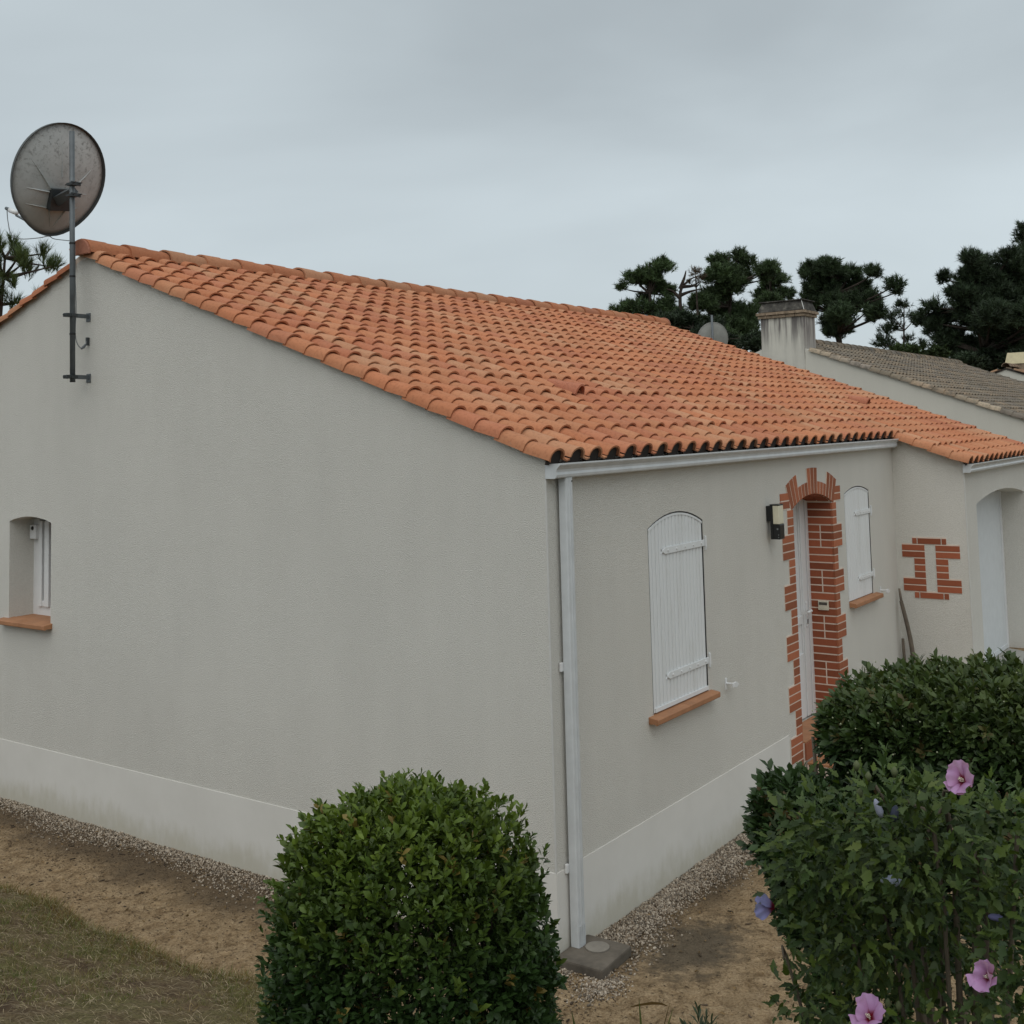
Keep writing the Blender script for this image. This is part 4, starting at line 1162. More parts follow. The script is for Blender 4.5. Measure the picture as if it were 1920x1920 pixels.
for i in range(36):
    for r in range(12):
        Mx = Matrix.Translation((-FX, -FY, 0)) @ tile_matrix(FX - 0.08 + i * PITCH, r * SUM, zb=FZ - SL * FY + 0.02, eave=FY - 4.95)
        items.append((TVs, TFs, np.array(Mx), old_tint() * np.array([1.25, 0.95, 0.8])))
        Mf = Matrix.Translation((-FX, -FY, 0)) @ tile_matrix(FX - 0.08 + i * PITCH, r * SUM, flip=True, zb=FZ - SL * FY + 0.02, eave=FY - 4.95, ridge_y=FY)
        items.append((TVs, TFs[:, ::-1], np.array(Mf), old_tint() * np.array([1.25, 0.95, 0.8])))
jo = joined('field_tiles', items, M['tile'], fr); jo.location = (0, 0, 0)
for i in range(18):
    o = link('ridge_tile', rmo, fr, (FX + i * 0.43, FY, FZ + 0.08)); o.color = (0.33, 0.22, 0.15, 1)
cp = at(1908, 668, 45.5)
fc = MB().box(cp[0], cp[1] - 0.55, FZ - 0.8, cp[0] + 0.5, cp[1] + 0.42, FZ + 0.20).build('chimney', M['old_brick'], far)
hb2 = MB()
hb2.add([(cp[0] - 0.03, cp[1] - 0.58, FZ + 0.21), (cp[0] + 0.53, cp[1] - 0.58, FZ + 0.21), (cp[0] + 0.53, cp[1] + 0.45, FZ + 0.21), (cp[0] - 0.03, cp[1] + 0.45, FZ + 0.21),
         (cp[0] + 0.05, cp[1] - 0.50, FZ + 0.62), (cp[0] + 0.45, cp[1] - 0.50, FZ + 0.62), (cp[0] + 0.45, cp[1] + 0.36, FZ + 0.62), (cp[0] + 0.05, cp[1] + 0.36, FZ + 0.62)],
        [(0, 3, 2, 1), (4, 5, 6, 7)] + [(i, (i + 1) % 4, (i + 1) % 4 + 4, i + 4) for i in range(4)])
hb2.build('chimney_hood', M['cream'], fc)

# ------------------------------------------------------------------ leaves and needles
def frames(d, up):
    """orthonormal frames (x, y=d, z~up) for arrays of directions"""
    d = d / np.linalg.norm(d, axis=1, keepdims=True)
    z = up - d * np.sum(up * d, 1, keepdims=True)
    ln = np.linalg.norm(z, axis=1, keepdims=True); bad = ln[:, 0] < 1e-3
    z[bad] = np.cross(d[bad], np.array([1.0, 0.2, 0.1])); ln = np.linalg.norm(z, axis=1, keepdims=True)
    z = z / ln; x = np.cross(d, z)
    return np.stack([x, d, z], 2)
def scatter(tV, tF, P, Rm, S, tint):
    """copies of a template (tV,tF) at P with frames Rm and sizes S -> arrays"""
    n = len(P); m = len(tV)
    V = np.einsum('nij,nmj->nmi', Rm, tV[None] * S[:, None, :]) + P[:, None, :]
    F = (tF[None] + (np.arange(n) * m)[:, None, None]).reshape(-1, tF.shape[1])
    return V.reshape(-1, 3), F, np.repeat(tint, m, 0)
OVAL_V = np.array([(0, 0, 0), (-.17, .28, .05), (-.25, .66, .03), (0, 1, -.12), (.25, .66, .03), (.17, .28, .05), (0, .34, 0), (0, .72, -.03)], float)
OVAL_F = np.array([(0, 6, 1), (6, 7, 2), (6, 2, 1), (7, 3, 2), (0, 5, 6), (6, 5, 4), (6, 4, 7), (7, 4, 3)])
def perp(d):
    a = np.cross(d, np.tile(np.array([[0.31, 0.47, 0.82]]), (len(d), 1)))
    return a / np.linalg.norm(a, axis=1, keepdims=True)
def rosettes(C, D, nl, ln, wr, spread, tints, dark=None):
    """nl leaves about each twig tip C pointing along D"""
    n = len(C); D = D / np.linalg.norm(D, axis=1, keepdims=True)
    A = perp(D); B = np.cross(D, A)
    P, Rm, S, T = [], [], [], []
    for j in range(nl):
        ph = j * 2.4 + rng.uniform(-0.4, 0.4, n) + rng.uniform(0, 6.28, n) * (j == 0)
        sp = np.radians(rng.uniform(spread[0], spread[1], n)) * (0.45 + 0.55 * (1 - j / nl))
        dr = D * np.cos(sp)[:, None] + (A * np.cos(ph)[:, None] + B * np.sin(ph)[:, None]) * np.sin(sp)[:, None]
        L_ = ln * rng.uniform(0.65, 1.2, n); lnc = np.reshape(ln, (-1, 1))
        up = D * 0.6 + np.array([0, 0, 0.8]) + rng.normal(0, 0.35, (n, 3))
        P.append(C + D * ((j - nl * 0.5) * lnc * 0.20))
        Rm.append(frames(dr, up)); S.append(np.stack([L_ * wr, L_, L_], 1)); T.append(tints * rng.uniform(0.75, 1.25, (n, 1)))
    return np.concatenate(P), np.concatenate(Rm), np.concatenate(S), np.concatenate(T)
def lumps(d, a=0.03):
    return 1 + a * np.sin(7.1 * d[:, 0] + 2 * d[:, 2]) * np.sin(6.3 * d[:, 1] + 1.7) + 0.7 * a * np.sin(13 * d[:, 0] - 9 * d[:, 2] + 1) * np.sin(12 * d[:, 1] + 11 * d[:, 2])
def shell_points(n, c, r, pw=2.0, inner=0.72, zmin=-1.0):
    """points in the outer shell of a super-ellipsoid, with outward directions"""
    d = rng.normal(0, 1, (n * 2, 3)); d /= np.linalg.norm(d, axis=1, keepdims=True)
    d = d[d[:, 2] > zmin][:n]; n = len(d)
    k = 1.0 / (np.sum(np.abs(d) ** pw, 1) ** (1 / pw))
    rr = (inner + (1 - inner) * rng.uniform(0, 1, n) ** 0.6) * lumps(d)
    P = d * (k * rr)[:, None] * np.array(r) + np.array(c)
    N = d / np.array(r); N /= np.linalg.norm(N, axis=1, keepdims=True)
    return P, N, rr

# ---- clipped round shrub in the foreground
bc = at(768, 1690, 3.9)
shr = empty('round_shrub', (bc[0], bc[1], float(bank_z(np.array(bc[0]), np.array(bc[1])))))
tag(shr, 'clipped round evergreen shrub in front of the house corner', 'shrub')
cz = 1.40
Rb = (0.425, 0.425, 0.635)
P, N, rr = shell_points(9800, (bc[0], bc[1], cz), Rb, 2.85, 0.60, -0.85)
keep = rng.uniform(0, 1, len(P)) < np.where(P[:, 2] < cz - 0.30, 0.30, np.where(P[:, 2] < cz - 0.1, 0.75, 1.0))
P, N = P[keep], N[keep]
P = P * 1.0 + rng.normal(0, 0.012, P.shape)
D = N * 0.75 + np.array([0, 0, 0.55]) + rng.normal(0, 0.30, P.shape)
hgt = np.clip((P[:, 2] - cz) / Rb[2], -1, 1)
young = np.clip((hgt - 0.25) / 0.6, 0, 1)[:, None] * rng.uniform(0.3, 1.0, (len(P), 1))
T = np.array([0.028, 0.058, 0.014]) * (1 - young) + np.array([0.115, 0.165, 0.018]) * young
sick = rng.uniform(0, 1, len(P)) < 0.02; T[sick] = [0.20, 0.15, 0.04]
LSZ = 0.031 * rng.uniform(0.65, 1.3, len(P))
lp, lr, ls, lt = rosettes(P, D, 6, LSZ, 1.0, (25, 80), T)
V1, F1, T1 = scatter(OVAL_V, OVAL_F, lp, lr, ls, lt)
# a few long shoots that escaped the shears
sp_, sn_, _ = shell_points(50, (bc[0], bc[1], cz), np.array(Rb) * 1.0, 2.85, 0.95, -0.5)
lp, lr, ls, lt = rosettes(sp_, sn_ * 0.5 + np.array([0, 0, 0.8]), 7, 0.046, 0.9, (20, 60), np.tile([0.085, 0.125, 0.02], (len(sp_), 1)))
V2, F2, T2 = scatter(OVAL_V, OVAL_F, lp, lr, ls, lt)
fo = link('foliage', np_mesh('foliage', np.concatenate([V1, V2]), np.concatenate([F1, F2 + len(V1)]), M['leaf'], np.concatenate([T1, T2])), shr)
fo['kind'] = 'stuff'
gz = shr.location.z
for k in range(7):
    a = rng.uniform(0, 6.28); q = rng.uniform(0.15, 0.36)
    MB().tube(smooth_path([(bc[0] + 0.05 * math.cos(a), bc[1] + 0.05 * math.sin(a), gz - 0.05), (bc[0] + 0.5 * q * math.cos(a + 0.3), bc[1] + 0.5 * q * math.sin(a + 0.3), gz + 0.5), (bc[0] + q * math.cos(a), bc[1] + q * math.sin(a), cz + 0.35)], 4), np.linspace(0.022, 0.006, 9), 6).build('stem', M['twig'], shr, smooth=True)

# ---- evergreen hedge shrub on the right, behind the hibiscus
hc = at(1720, 1450, 4.35)
hed = empty('hedge_shrub', (hc[0], hc[1], 0.3))
tag(hed, 'large dark evergreen hedge shrub with small white berries behind the hibiscus', 'shrub')
def blob(u, v, d, ru, rv, rd, n, inner=0.6, zmin=-1.0):
    c = at(u, v, d); k = d / FPX
    d_ = rng.normal(0, 1, (n * 2, 3)); d_ /= np.linalg.norm(d_, axis=1, keepdims=True); d_ = d_[d_[:, 2] > zmin][:n]
    rr = (inner + (1 - inner) * rng.uniform(0, 1, len(d_)) ** 0.6) * lumps(d_, 0.11)
    right = np.array([AR[0], AR[1], 0]) / math.hypot(AR[0], AR[1]); fw = np.array([AF[0], AF[1], 0]) / math.hypot(AF[0], AF[1]); up = np.array([0, 0, 1.0])
    off = (d_ * rr[:, None]) * np.array([ru * k, rd, rv * k])
    P = c + off[:, :1] * right + off[:, 1:2] * fw + off[:, 2:] * up
    nn_ = d_ / np.array([ru * k, rd, rv * k]); nn_ /= np.linalg.norm(nn_, axis=1, keepdims=True)
    N = nn_[:, :1] * right + nn_[:, 1:2] * fw + nn_[:, 2:] * up
    return P, N
parts = [blob(1715, 1362, 4.45, 150, 76, 0.34, 2000), blob(1850, 1360, 4.45, 170, 96, 0.40, 2000), blob(1632, 1372, 4.4, 82, 58, 0.24, 950), blob(1960, 1355, 4.5, 130, 96, 0.4, 900),
         blob(1770, 1325, 4.6, 160, 62, 0.35, 1100), blob(1572, 1392, 4.4, 32, 30, 0.12, 200),
         blob(1494, 1562, 4.2, 78, 92, 0.22, 1500), blob(1600, 1570, 4.35, 125, 110, 0.30, 1500), blob(1790, 1510, 4.5, 180, 120, 0.3, 1700), blob(1900, 1490, 4.3, 110, 140, 0.3, 1400),
         blob(1530, 1680, 4.3, 75, 95, 0.2, 800), blob(1650, 1700, 4.4, 130, 110, 0.2, 900), blob(1800, 1700, 4.5, 120, 100, 0.2, 500), blob(1620, 1850, 4.2, 90, 80, 0.15, 350)]
P = np.concatenate([p for p, _ in parts]); N = np.concatenate([q for _, q in parts])
# the hollow that the photograph shows under the upper lobe
D = N * 0.8 + np.array([0, 0, 0.45]) + rng.normal(0, 0.35, P.shape)
T = np.tile([0.031, 0.060, 0.017], (len(P), 1)) * rng.uniform(0.7, 1.2, (len(P), 1))
br_ = rng.uniform(0, 1, len(P)) < 0.05
T[br_] = [0.095, 0.066, 0.028]
topl = np.clip((P[:, 2] - 2.05) / 0.22, 0, 1)[:, None] * rng.uniform(0.2, 0.9, (len(P), 1))
T = T * (1 - topl) + np.array([0.085, 0.112, 0.030]) * topl
lp, lr, ls, lt = rosettes(P, D, 6, 0.033 * rng.uniform(0.65, 1.35, len(P)), 0.95, (25, 80), T)
V1, F1, T1 = scatter(OVAL_V, OVAL_F, lp, lr, ls, lt)
fo = link('foliage', np_mesh('foliage', V1, F1, M['leaf'], T1), hed); fo['kind'] = 'stuff'
# berries
OCT_V = np.array([(1, 0, 0), (-1, 0, 0), (0, 1, 0), (0, -1, 0), (0, 0, 1), (0, 0, -1)], float); OCT_F = np.array([(0, 2, 4), (2, 1, 4), (1, 3, 4), (3, 0, 4), (2, 0, 5), (1, 2, 5), (3, 1, 5), (0, 3, 5)])
sel = rng.choice(np.where(P[:, 2] > 1.95)[0], 420)
bp = P[sel] + N[sel] * 0.035 + rng.normal(0, 0.015, (420, 3))
bv, bf_, bt = scatter(OCT_V, OCT_F, bp, np.tile(np.eye(3), (420, 1, 1)), np.full((420, 3), 0.0038), np.tile([0.30, 0.32, 0.20], (420, 1)))
bo = link('berries', np_mesh('berries', bv, bf_, M['pebble'], bt), hed); bo['kind'] = 'stuff'
for k in range(9):
    b0 = at(rng.uniform(1560, 1900), 1900, 4.4); t0 = at(rng.uniform(1520, 1920), rng.uniform(1330, 1480), 4.45)
    gz = float(bank_z(np.array(b0[0]), np.array(b0[1])))
    m0 = (np.array(b0) * 0.4 + np.array(t0) * 0.6) + rng.normal(0, 0.05, 3); m0[2] = 1.1
    MB().tube(smooth_path([(b0[0], b0[1], gz - 0.05), m0, t0], 4), np.linspace(0.02, 0.006, 9), 6).build('stem', M['twig'], hed, smooth=True)

# ---- hibiscus in front
hib = empty('hibiscus', tuple(at(1760, 1900, 3.0)[:2]) + (0.6,))
tag(hib, 'leafy hibiscus bush with three open mauve flowers', 'shrub')
HB_OUT = [(0, 0), (-.12, .06), (-.24, .20), (-.27, .34), (-.40, .46), (-.29, .50), (-.20, .54), (-.22, .66), (-.14, .72), (-.10, .86), (0, 1.0)]
hv = [(0, .02, 0), (0, .35, .0), (0, .68, -.03), (0, 1.0, -.12)]
left = [(x, y, 0.10 * abs(x) - 0.10 * y * y + 0.02) for x, y in HB_OUT[1:-1]]
right_ = [(-x, y, z) for x, y, z in left]
HV = np.array(hv + left + right_, float); nl_ = len(left)
def fan(o, flip):
    idx = [4 + o * nl_ + i for i in range(nl_)]
    seq = []
    for i in range(nl_ - 1):
        m_ = 0 if left[i][1] < 0.18 else 1 if left[i][1] < 0.5 else 2
        seq.append((m_, idx[i], idx[i + 1]))
        m2 = 0 if left[i + 1][1] < 0.18 else 1 if left[i + 1][1] < 0.5 else 2
        if m2 != m_: seq.append((m_, idx[i + 1], m2))
    seq.append((2, idx[-1], 3))
    return [s[::-1] if flip else s for s in seq]
HF = np.array([f for f in fan(0, True) + fan(1, False)])
lme = np_mesh('leaf', HV, HF, M['soft_leaf'], np.ones((len(HV), 3)))
hparts = [blob(1640, 1560, 2.95, 165, 110, 0.16, 609, 0.35), blob(1560, 1640, 3.0, 120, 110, 0.15, 365, 0.3), blob(1720, 1600, 2.8, 140, 130, 0.16, 456, 0.3), blob(1800, 1560, 3.0, 130, 110, 0.18, 334, 0.3),
          blob(1890, 1620, 2.75, 80, 130, 0.15, 243, 0.3), blob(1650, 1740, 2.95, 160, 100, 0.16, 456, 0.3), blob(1560, 1830, 3.05, 70, 110, 0.10, 182, 0.3), blob(1780, 1780, 2.95, 150, 110, 0.18, 182, 0.3),
          blob(1890, 1780, 2.7, 70, 110, 0.12, 182, 0.3), blob(1700, 1890, 2.9, 170, 60, 0.12, 152, 0.3), blob(1500, 1600, 3.0, 60, 90, 0.1, 108, 0.3), blob(1480, 1880, 3.1, 40, 70, 0.06, 66, 0.3), blob(1890, 1900, 2.65, 60, 60, 0.1, 91, 0.3)]
P = np.concatenate([p for p, _ in hparts]); N = np.concatenate([q for _, q in hparts])
n = len(P)
tocam = CAM - P; tocam /= np.linalg.norm(tocam, axis=1, keepdims=True)
D = N * 0.6 + rng.normal(0, 0.5, (n, 3)) + np.array([0, 0, -0.15]) + tocam * 0.15
U = np.array([0, 0, 0.9]) + tocam * 0.55 + rng.normal(0, 0.35, (n, 3))
FRM = frames(D, U); LN = rng.uniform(0.020, 0.050, n)
WN = rng.uniform(0.48, 0.82, n)
mixk = rng.uniform(0, 1, (n, 1)) ** 1.6
TT = (np.array([0.024, 0.046, 0.010]) * (1 - mixk) + np.array([0.078, 0.115, 0.015]) * mixk) * rng.uniform(0.75, 1.25, (n, 1))
yl = rng.uniform(0, 1, n) < 0.03; TT[yl] = [0.10, 0.13, 0.03]
dist = np.linalg.norm(P - CAM, axis=1)
order = np.argsort(dist / LN)
hp = Vector(hib.location)
for i in order[:300]:
    o = bpy.data.objects.new('leaf', lme); col.objects.link(o); o.parent = hib
    S_ = LN[i]; Rm = FRM[i] * np.array([S_ * WN[i], S_, S_])
    o.matrix_local = Matrix(((*Rm[0], P[i][0] - hp.x), (*Rm[1], P[i][1] - hp.y), (*Rm[2], P[i][2] - hp.z), (0, 0, 0, 1)))
    o.color = (*TT[i], 1)
r_ = order[300:]
v_, f__, t_ = scatter(HV, HF, P[r_], FRM[r_], np.stack([LN[r_] * WN[r_], LN[r_], LN[r_]], 1), TT[r_])
# small young leaves in rosettes at the shoot tips
ti = rng.choice(n, 260)
lp, lr, ls, lt = rosettes(P[ti] + N[ti] * 0.02, N[ti] * 0.5 + np.array([0, 0, 0.9]), 6, 0.030, 0.62, (20, 65), np.tile([0.066, 0.105, 0.030], (260, 1)))
v2, f2, t2 = scatter(HV, HF, lp, lr, ls, lt)
fo = link('foliage', np_mesh('foliage', np.concatenate([v_, v2]), np.concatenate([f__, f2 + len(v_)]), M['soft_leaf'], np.concatenate([t_, t2])), hib); fo['kind'] = 'stuff'
# branches
base = at(1770, 1900, 2.95); bz = float(bank_z(np.array(base[0]), np.array(base[1])))
def branch(pts, r0, r1, mat='twig'):
    p = smooth_path(pts, 4)
    return MB().tube(p, np.linspace(r0, r1, len(p)), 6).build('branch', M[mat], hib, smooth=True)
root = (base[0], base[1], bz - 0.05)
for (ua, va, da1), (ub, vb, db1), ra in [((1830, 1720, 2.85), (1825, 1610, 2.8), 0.013), ((1850, 1740, 2.8), (1845, 1640, 2.75), 0.009), ((1620, 1840, 2.9), (1545, 1740, 2.92), 0.008), ((1680, 1800, 2.9), (1600, 1700, 2.95), 0.007),
                                         ((1790, 1640, 2.85), (1740, 1560, 2.85), 0.010), ((1770, 1700, 2.8), (1700, 1500, 2.85), 0.008), ((1900, 1700, 2.75), (1910, 1560, 2.75), 0.008), ((1740, 1860, 2.9), (1730, 1840, 2.85), 0.008),
                                         ((1700, 1700, 2.9), (1640, 1470, 2.95), 0.008), ((1760, 1650, 2.95), (1790, 1480, 2.95), 0.007), ((1500, 1880, 3.0), (1470, 1800, 3.05), 0.006)]:
    branch([root, at(ua, va, da1 + 0.06), at(ub, vb, db1)], ra * 1.0, ra * 0.42)
# open flowers
def petal_arrays():
    V = []; F = []; nu, nv = 11, 9
    for i in range(nu + 1):
        t = i / nu
        for j in range(nv + 1):
            s = -1 + 2 * j / nv
            w = 0.08 + 0.50 * math.sin(min(1, t * 1.05) * math.pi * 0.56) ** 1.3
            edge = 1.0 - (0.22 * s * s + 0.035 * math.sin(9 * s + 1)) * max(0, t - 0.45) / 0.55
            y = t * edge
            V.append((s * w, y, 0.14 * t + 0.50 * t ** 0.8 * (1 - 0.42 * t) + 0.10 * math.sin(6.5 * s + 2.5 * t) * t * t + 0.03 * math.sin(15 * s) * t ** 3 + 0.09 * s))
    for i in range(nu):
        for j in range(nv):
            a = i * (nv + 1) + j; F.append((a, a + 1, a + nv + 2, a + nv + 1))
    V = np.array(V); t = np.repeat(np.arange(nu + 1) / nu, nv + 1)
    k = np.clip((t - 0.24) / 0.16, 0, 1)[:, None]
    streak = np.clip(1 - np.abs(t - 0.45) / 0.25, 0, 1)[:, None] * 0.35
    T = np.array([0.20, 0.008, 0.022]) * (1 - k) + np.array([0.54, 0.32, 0.57]) * k
    T = T * (1 - streak) + np.array([0.36, 0.12, 0.30]) * streak
    return V, np.array(F), T
PV, PF, PT = petal_arrays()
pme = np_mesh('petal', PV, PF, M['petal'], PT, smooth=True)
def flower(u, v, d, size, face_u, face_v, label, closed=1.0):
    c = at(u, v, d)
    tc_ = CAM - c; tc_ /= np.linalg.norm(tc_)
    nrm = Vector(tc_ + AR * face_u - AU * face_v).normalized()
    fl = empty('flower', tuple(c), hib); fl.location = Vector(c) - hp
    fl['label'] = label
    Mq = nrm.to_track_quat('Z', 'Y').to_matrix()
    for k in range(5):
        o = bpy.data.objects.new('petal', pme); col.objects.link(o); o.parent = fl
        o.matrix_local = (Mq @ Matrix.Rotation(2 * math.pi * k / 5 + 0.3, 3, 'Z') @ Matrix.Rotation(0.10 + 0.55 * (closed - 1) + random.uniform(-0.22, 0.22), 3, 'X') @ Matrix.Rotation(0.12, 3, 'Y')).to_4x4() @ Matrix.Diagonal((size * random.uniform(0.85, 1.12), size * random.uniform(0.85, 1.15), size * random.uniform(0.9, 1.3), 1))
        o.color = (1, 1, 1, 1)
    st = MB().tube([(0, 0, 0), (0, 0, size * 0.55)], [size * 0.05, size * 0.03], 7)
    for q in range(40):
        a = random.uniform(0, 6.28); zz_ = size * random.uniform(0.22, 0.58); rr_ = size * 0.085
        st.add([(rr_ * math.cos(a) + sx * size * 0.022, rr_ * math.sin(a) + sy * size * 0.022, zz_ + sz * size * 0.022) for sx, sy, sz in ((1, 0, 0), (-1, 0, 0), (0, 1, 0), (0, -1, 0), (0, 0, 1), (0, 0, -1))], [tuple(f) for f in OCT_F.tolist()])
    me = st.mesh('stamen', M['diffuser'], fix=False)
    o = bpy.data.objects.new('stamen', me); col.objects.link(o); o.parent = fl; o.matrix_local = Mq.to_4x4()
    cal = MB().tube([(0, 0, -size * 0.28), (0, 0, -size * 0.12), (0, 0, size * 0.02)], [size * 0.05, size * 0.14, size * 0.13], 8).mesh('calyx', M['greenstem'])
    o = bpy.data.objects.new('calyx', cal); col.objects.link(o); o.parent = fl; o.matrix_local = Mq.to_4x4()
    return fl
flower(1808, 1466, 2.62, 0.042, -0.62, -0.45, 'mauve hibiscus flower with dark red throat', 1.55)
flower(1858, 1834, 2.55, 0.040, -0.85, -0.35, 'mauve hibiscus flower seen half from the side', 1.75)
flower(1632, 1912, 2.70, 0.042, -0.5, -0.9, 'mauve hibiscus flower cut by the lower edge', 1.6)
# spent flowers rolled up, and buds
def spent(u, v, d, ax, ln, rad_, colr, fanout=False):
    c = Vector(at(u, v, d)); a = (Vector(AR) * ax[0] - Vector(AU) * ax[1] + Vector(AF) * 0.1).normalized()
    mb = MB()
    if fanout:
        s = Vector(AU) * 0.9 + Vector(AF) * 0.4; n_ = 7; vs = [c]
        mb.v.append(tuple(c + a * 0.0))
        for q in range(n_):
            t = -0.75 + 1.5 * q / (n_ - 1); dd = (a * math.cos(t) + s.normalized() * math.sin(t)).normalized()
            mb.v.append(tuple(c + dd * ln * (1 - 0.12 * (q % 2)) + Vector(AF) * 0.004 * (q % 2)))
        mb.f += [(0, q + 1, q + 2) for q in range(n_ - 1)]
        me = mb.mesh('spent', None, fix=False)
    else:
        me = mb.tube([c, c + a * ln * 0.3, c + a * ln * 0.8, c + a * ln], [rad_ * 0.5, rad_, rad_ * 0.8, rad_ * 0.25], 7).mesh('spent', None, smooth=True)
    me.materials.append(M['petal']); own_tint(me)
    o = link('spent_flower', me, hib); o.color = (*colr, 1)
wc = Vector(at(1452, 1701, 2.95))
for q, (aa_, tw) in enumerate(((0.22, 0.5), (-0.10, -0.3), (-0.42, 0.9))):
    yv = (-Vector(AR) * math.cos(aa_) + Vector(AU) * math.sin(aa_)).normalized(); zv = (Vector(AU) * math.cos(tw) - Vector(AF) * math.sin(tw)); zv = (zv - yv * zv.dot(yv)).normalized(); xv = yv.cross(zv)
    o = bpy.data.objects.new('wilted_petal', pme); col.objects.link(o); o.parent = hib
    sc_ = 0.040 + 0.005 * q
    o.matrix_local = Matrix(((xv.x * sc_ * 0.62, yv.x * sc_, zv.x * sc_, wc.x - hp.x), (xv.y * sc_ * 0.62, yv.y * sc_, zv.y * sc_, wc.y - hp.y), (xv.z * sc_ * 0.62, yv.z * sc_, zv.z * sc_, wc.z - hp.z), (0, 0, 0, 1)))
    o.color = (0.42, 0.72, 0.78, 1)
spent(1653, 1532, 2.8, (-0.35, -1), 0.042, 0.009, (0.40, 0.42, 0.55))
spent(1674, 1540, 2.8, (0.25, -1), 0.036, 0.010, (0.07, 0.08, 0.12))
spent(1690, 1650, 2.75, (-1, 0.1), 0.045, 0.013, (0.38, 0.42, 0.55))
spent(1880, 1722, 2.7, (-1, -0.1), 0.03, 0.008, (0.20, 0.20, 0.38))
for (u, v) in ((1606, 1434), (1677, 1446), (1612, 1486), (1792, 1540), (1755, 1528), (1628, 1455), (1665, 1880), (1685, 1885)):
    c = Vector(at(u, v, 2.85))
    MB().tube([c - Vector(AU) * 0.014, c, c + Vector(AU) * 0.010], [0.004, 0.0085, 0.002], 7).build('bud', M['greenstem'], hib, smooth=True)

# ---- small plants at the foot of the bank
pc = at(1310, 1890, 5.0); gz = float(max(bank_z(np.array(pc[0]), np.array(pc[1])), 0))
lav = empty('lavender_tuft', (pc[0], pc[1], gz)); tag(lav, 'low grey-green lavender tuft at the lower edge of the picture', 'plant')
nS = 60
a = rng.uniform(0, 6.28, nS); q = rng.uniform(0, 0.16, nS) ; tz = rng.uniform(0.5, 0.98, nS) * (0.80 - gz) - (q / 0.16) * 0.15
P = np.stack([pc[0] + q * np.cos(a), pc[1] + q * np.sin(a), gz + tz], 1)
lp, lr, ls, lt = rosettes(P, np.stack([np.cos(a) * 0.3, np.sin(a) * 0.3, np.ones(nS)], 1), 9, 0.052, 0.42, (12, 45), np.tile([0.055, 0.078, 0.045], (nS, 1)))
V1, F1, T1 = scatter(OVAL_V, OVAL_F, lp, lr, ls, lt)
fo = link('foliage', np_mesh('foliage', V1, F1, M['soft_leaf'], T1), lav); fo['kind'] = 'stuff'
mb = MB()
for k in range(14):
    mb.tube([(pc[0] + rng.normal(0, 0.02), pc[1] + rng.normal(0, 0.02), gz - 0.02), tuple(P[k])], [0.005, 0.002], 4)
mb.build('stems', M['twig'], lav)
def blade_plant(u, v, d, blades, label):
    c = at(u, 1930, d); gz = float(max(bank_z(np.array(c[0]), np.array(c[1])), sand_z(np.array(c[0]), np.array(c[1]))))
    t = empty('strap_leaf_plant', (c[0], c[1], gz)); tag(t, label, 'plant')
    for (uu, vv, w, colr) in blades:
        tip = at(uu, vv, d); pts = smooth_path([(c[0], c[1], gz - 0.01), (c[0] * 0.7 + tip[0] * 0.3, c[1] * 0.7 + tip[1] * 0.3, gz + (tip[2] - gz) * 0.6), tip], 4)
        mb = MB(); sd = Vector(AR)
        for i, p in enumerate(pts):
            s = w * (1 - (i / (len(pts) - 1)) ** 2.2) + 0.0006
            mb.v += [tuple(p - sd * s), tuple(p - Vector(AF) * s * 0.5), tuple(p + sd * s)]
        for i in range(len(pts) - 1):
            s = 3 * i; mb.f += [(s, s + 1, s + 4, s + 3), (s + 1, s + 2, s + 5, s + 4)]
        me = mb.mesh('blade', M['blade'], fix=False); own_tint(me); o = link('blade', me, t); o.color = (*colr, 1)
blade_plant(1208, 0, 4.9, [(1198, 1873, 0.010, (0.10, 0.13, 0.04)), (1262, 1890, 0.009, (0.17, 0.18, 0.07)), (1256, 1880, 0.004, (0.10, 0.07, 0.03))], 'upright strap-leaved seedling left of the lavender tuft')
blade_plant(1100, 0, 4.9, [(1072, 1897, 0.013, (0.07, 0.10, 0.03)), (1120, 1915, 0.010, (0.09, 0.11, 0.03))], 'leaning strap-leaved seedling right of the round shrub')
dl = MB()
dpts = [Vector(at(u, v, 4.95)) for u, v in ((1182, 1888), (1200, 1884), (1222, 1881), (1240, 1882), (1251, 1886))]
for i, p in enumerate(dpts):
    w = 0.006 * math.sin(math.pi * (i + 0.5) / 5); dl.v += [tuple(p + Vector(AU) * w), tuple(p - Vector(AU) * w)]
dl.f = [(2 * i, 2 * i + 1, 2 * i + 3, 2 * i + 2) for i in range(4)]
me = dl.mesh('dry_leaf', M['blade'], fix=False); own_tint(me); o = link('dry_leaf', me, None); o.color = (0.14, 0.085, 0.035, 1)
tag(o, 'curled dry brown leaf caught on the upright seedling', 'leaf')

# ------------------------------------------------------------------ gravel, litter, grass
ICO_V = np.array([(0, 0, 1), (.89, 0, .45), (.28, .85, .45), (-.72, .53, .45), (-.72, -.53, .45), (.28, -.85, .45), (.72, .53, -.45), (-.28, .85, -.45), (-.89, 0, -.45), (-.28, -.85, -.45), (.72, -.53, -.45), (0, 0, -1)], float)
ICO_F = np.array([(0, 1, 2), (0, 2, 3), (0, 3, 4), (0, 4, 5), (0, 5, 1), (1, 6, 2), (2, 7, 3), (3, 8, 4), (4, 9, 5), (5, 10, 1), (2, 6, 7), (3, 7, 8), (4, 8, 9), (5, 9, 10), (1, 10, 6), (7, 6, 11), (8, 7, 11), (9, 8, 11), (10, 9, 11), (6, 10, 11)])
ICO_V = ICO_V * np.array([1, 0.85, 0.7]) * (1 + 0.12 * np.sin(np.arange(12) * 2.3))[:, None]
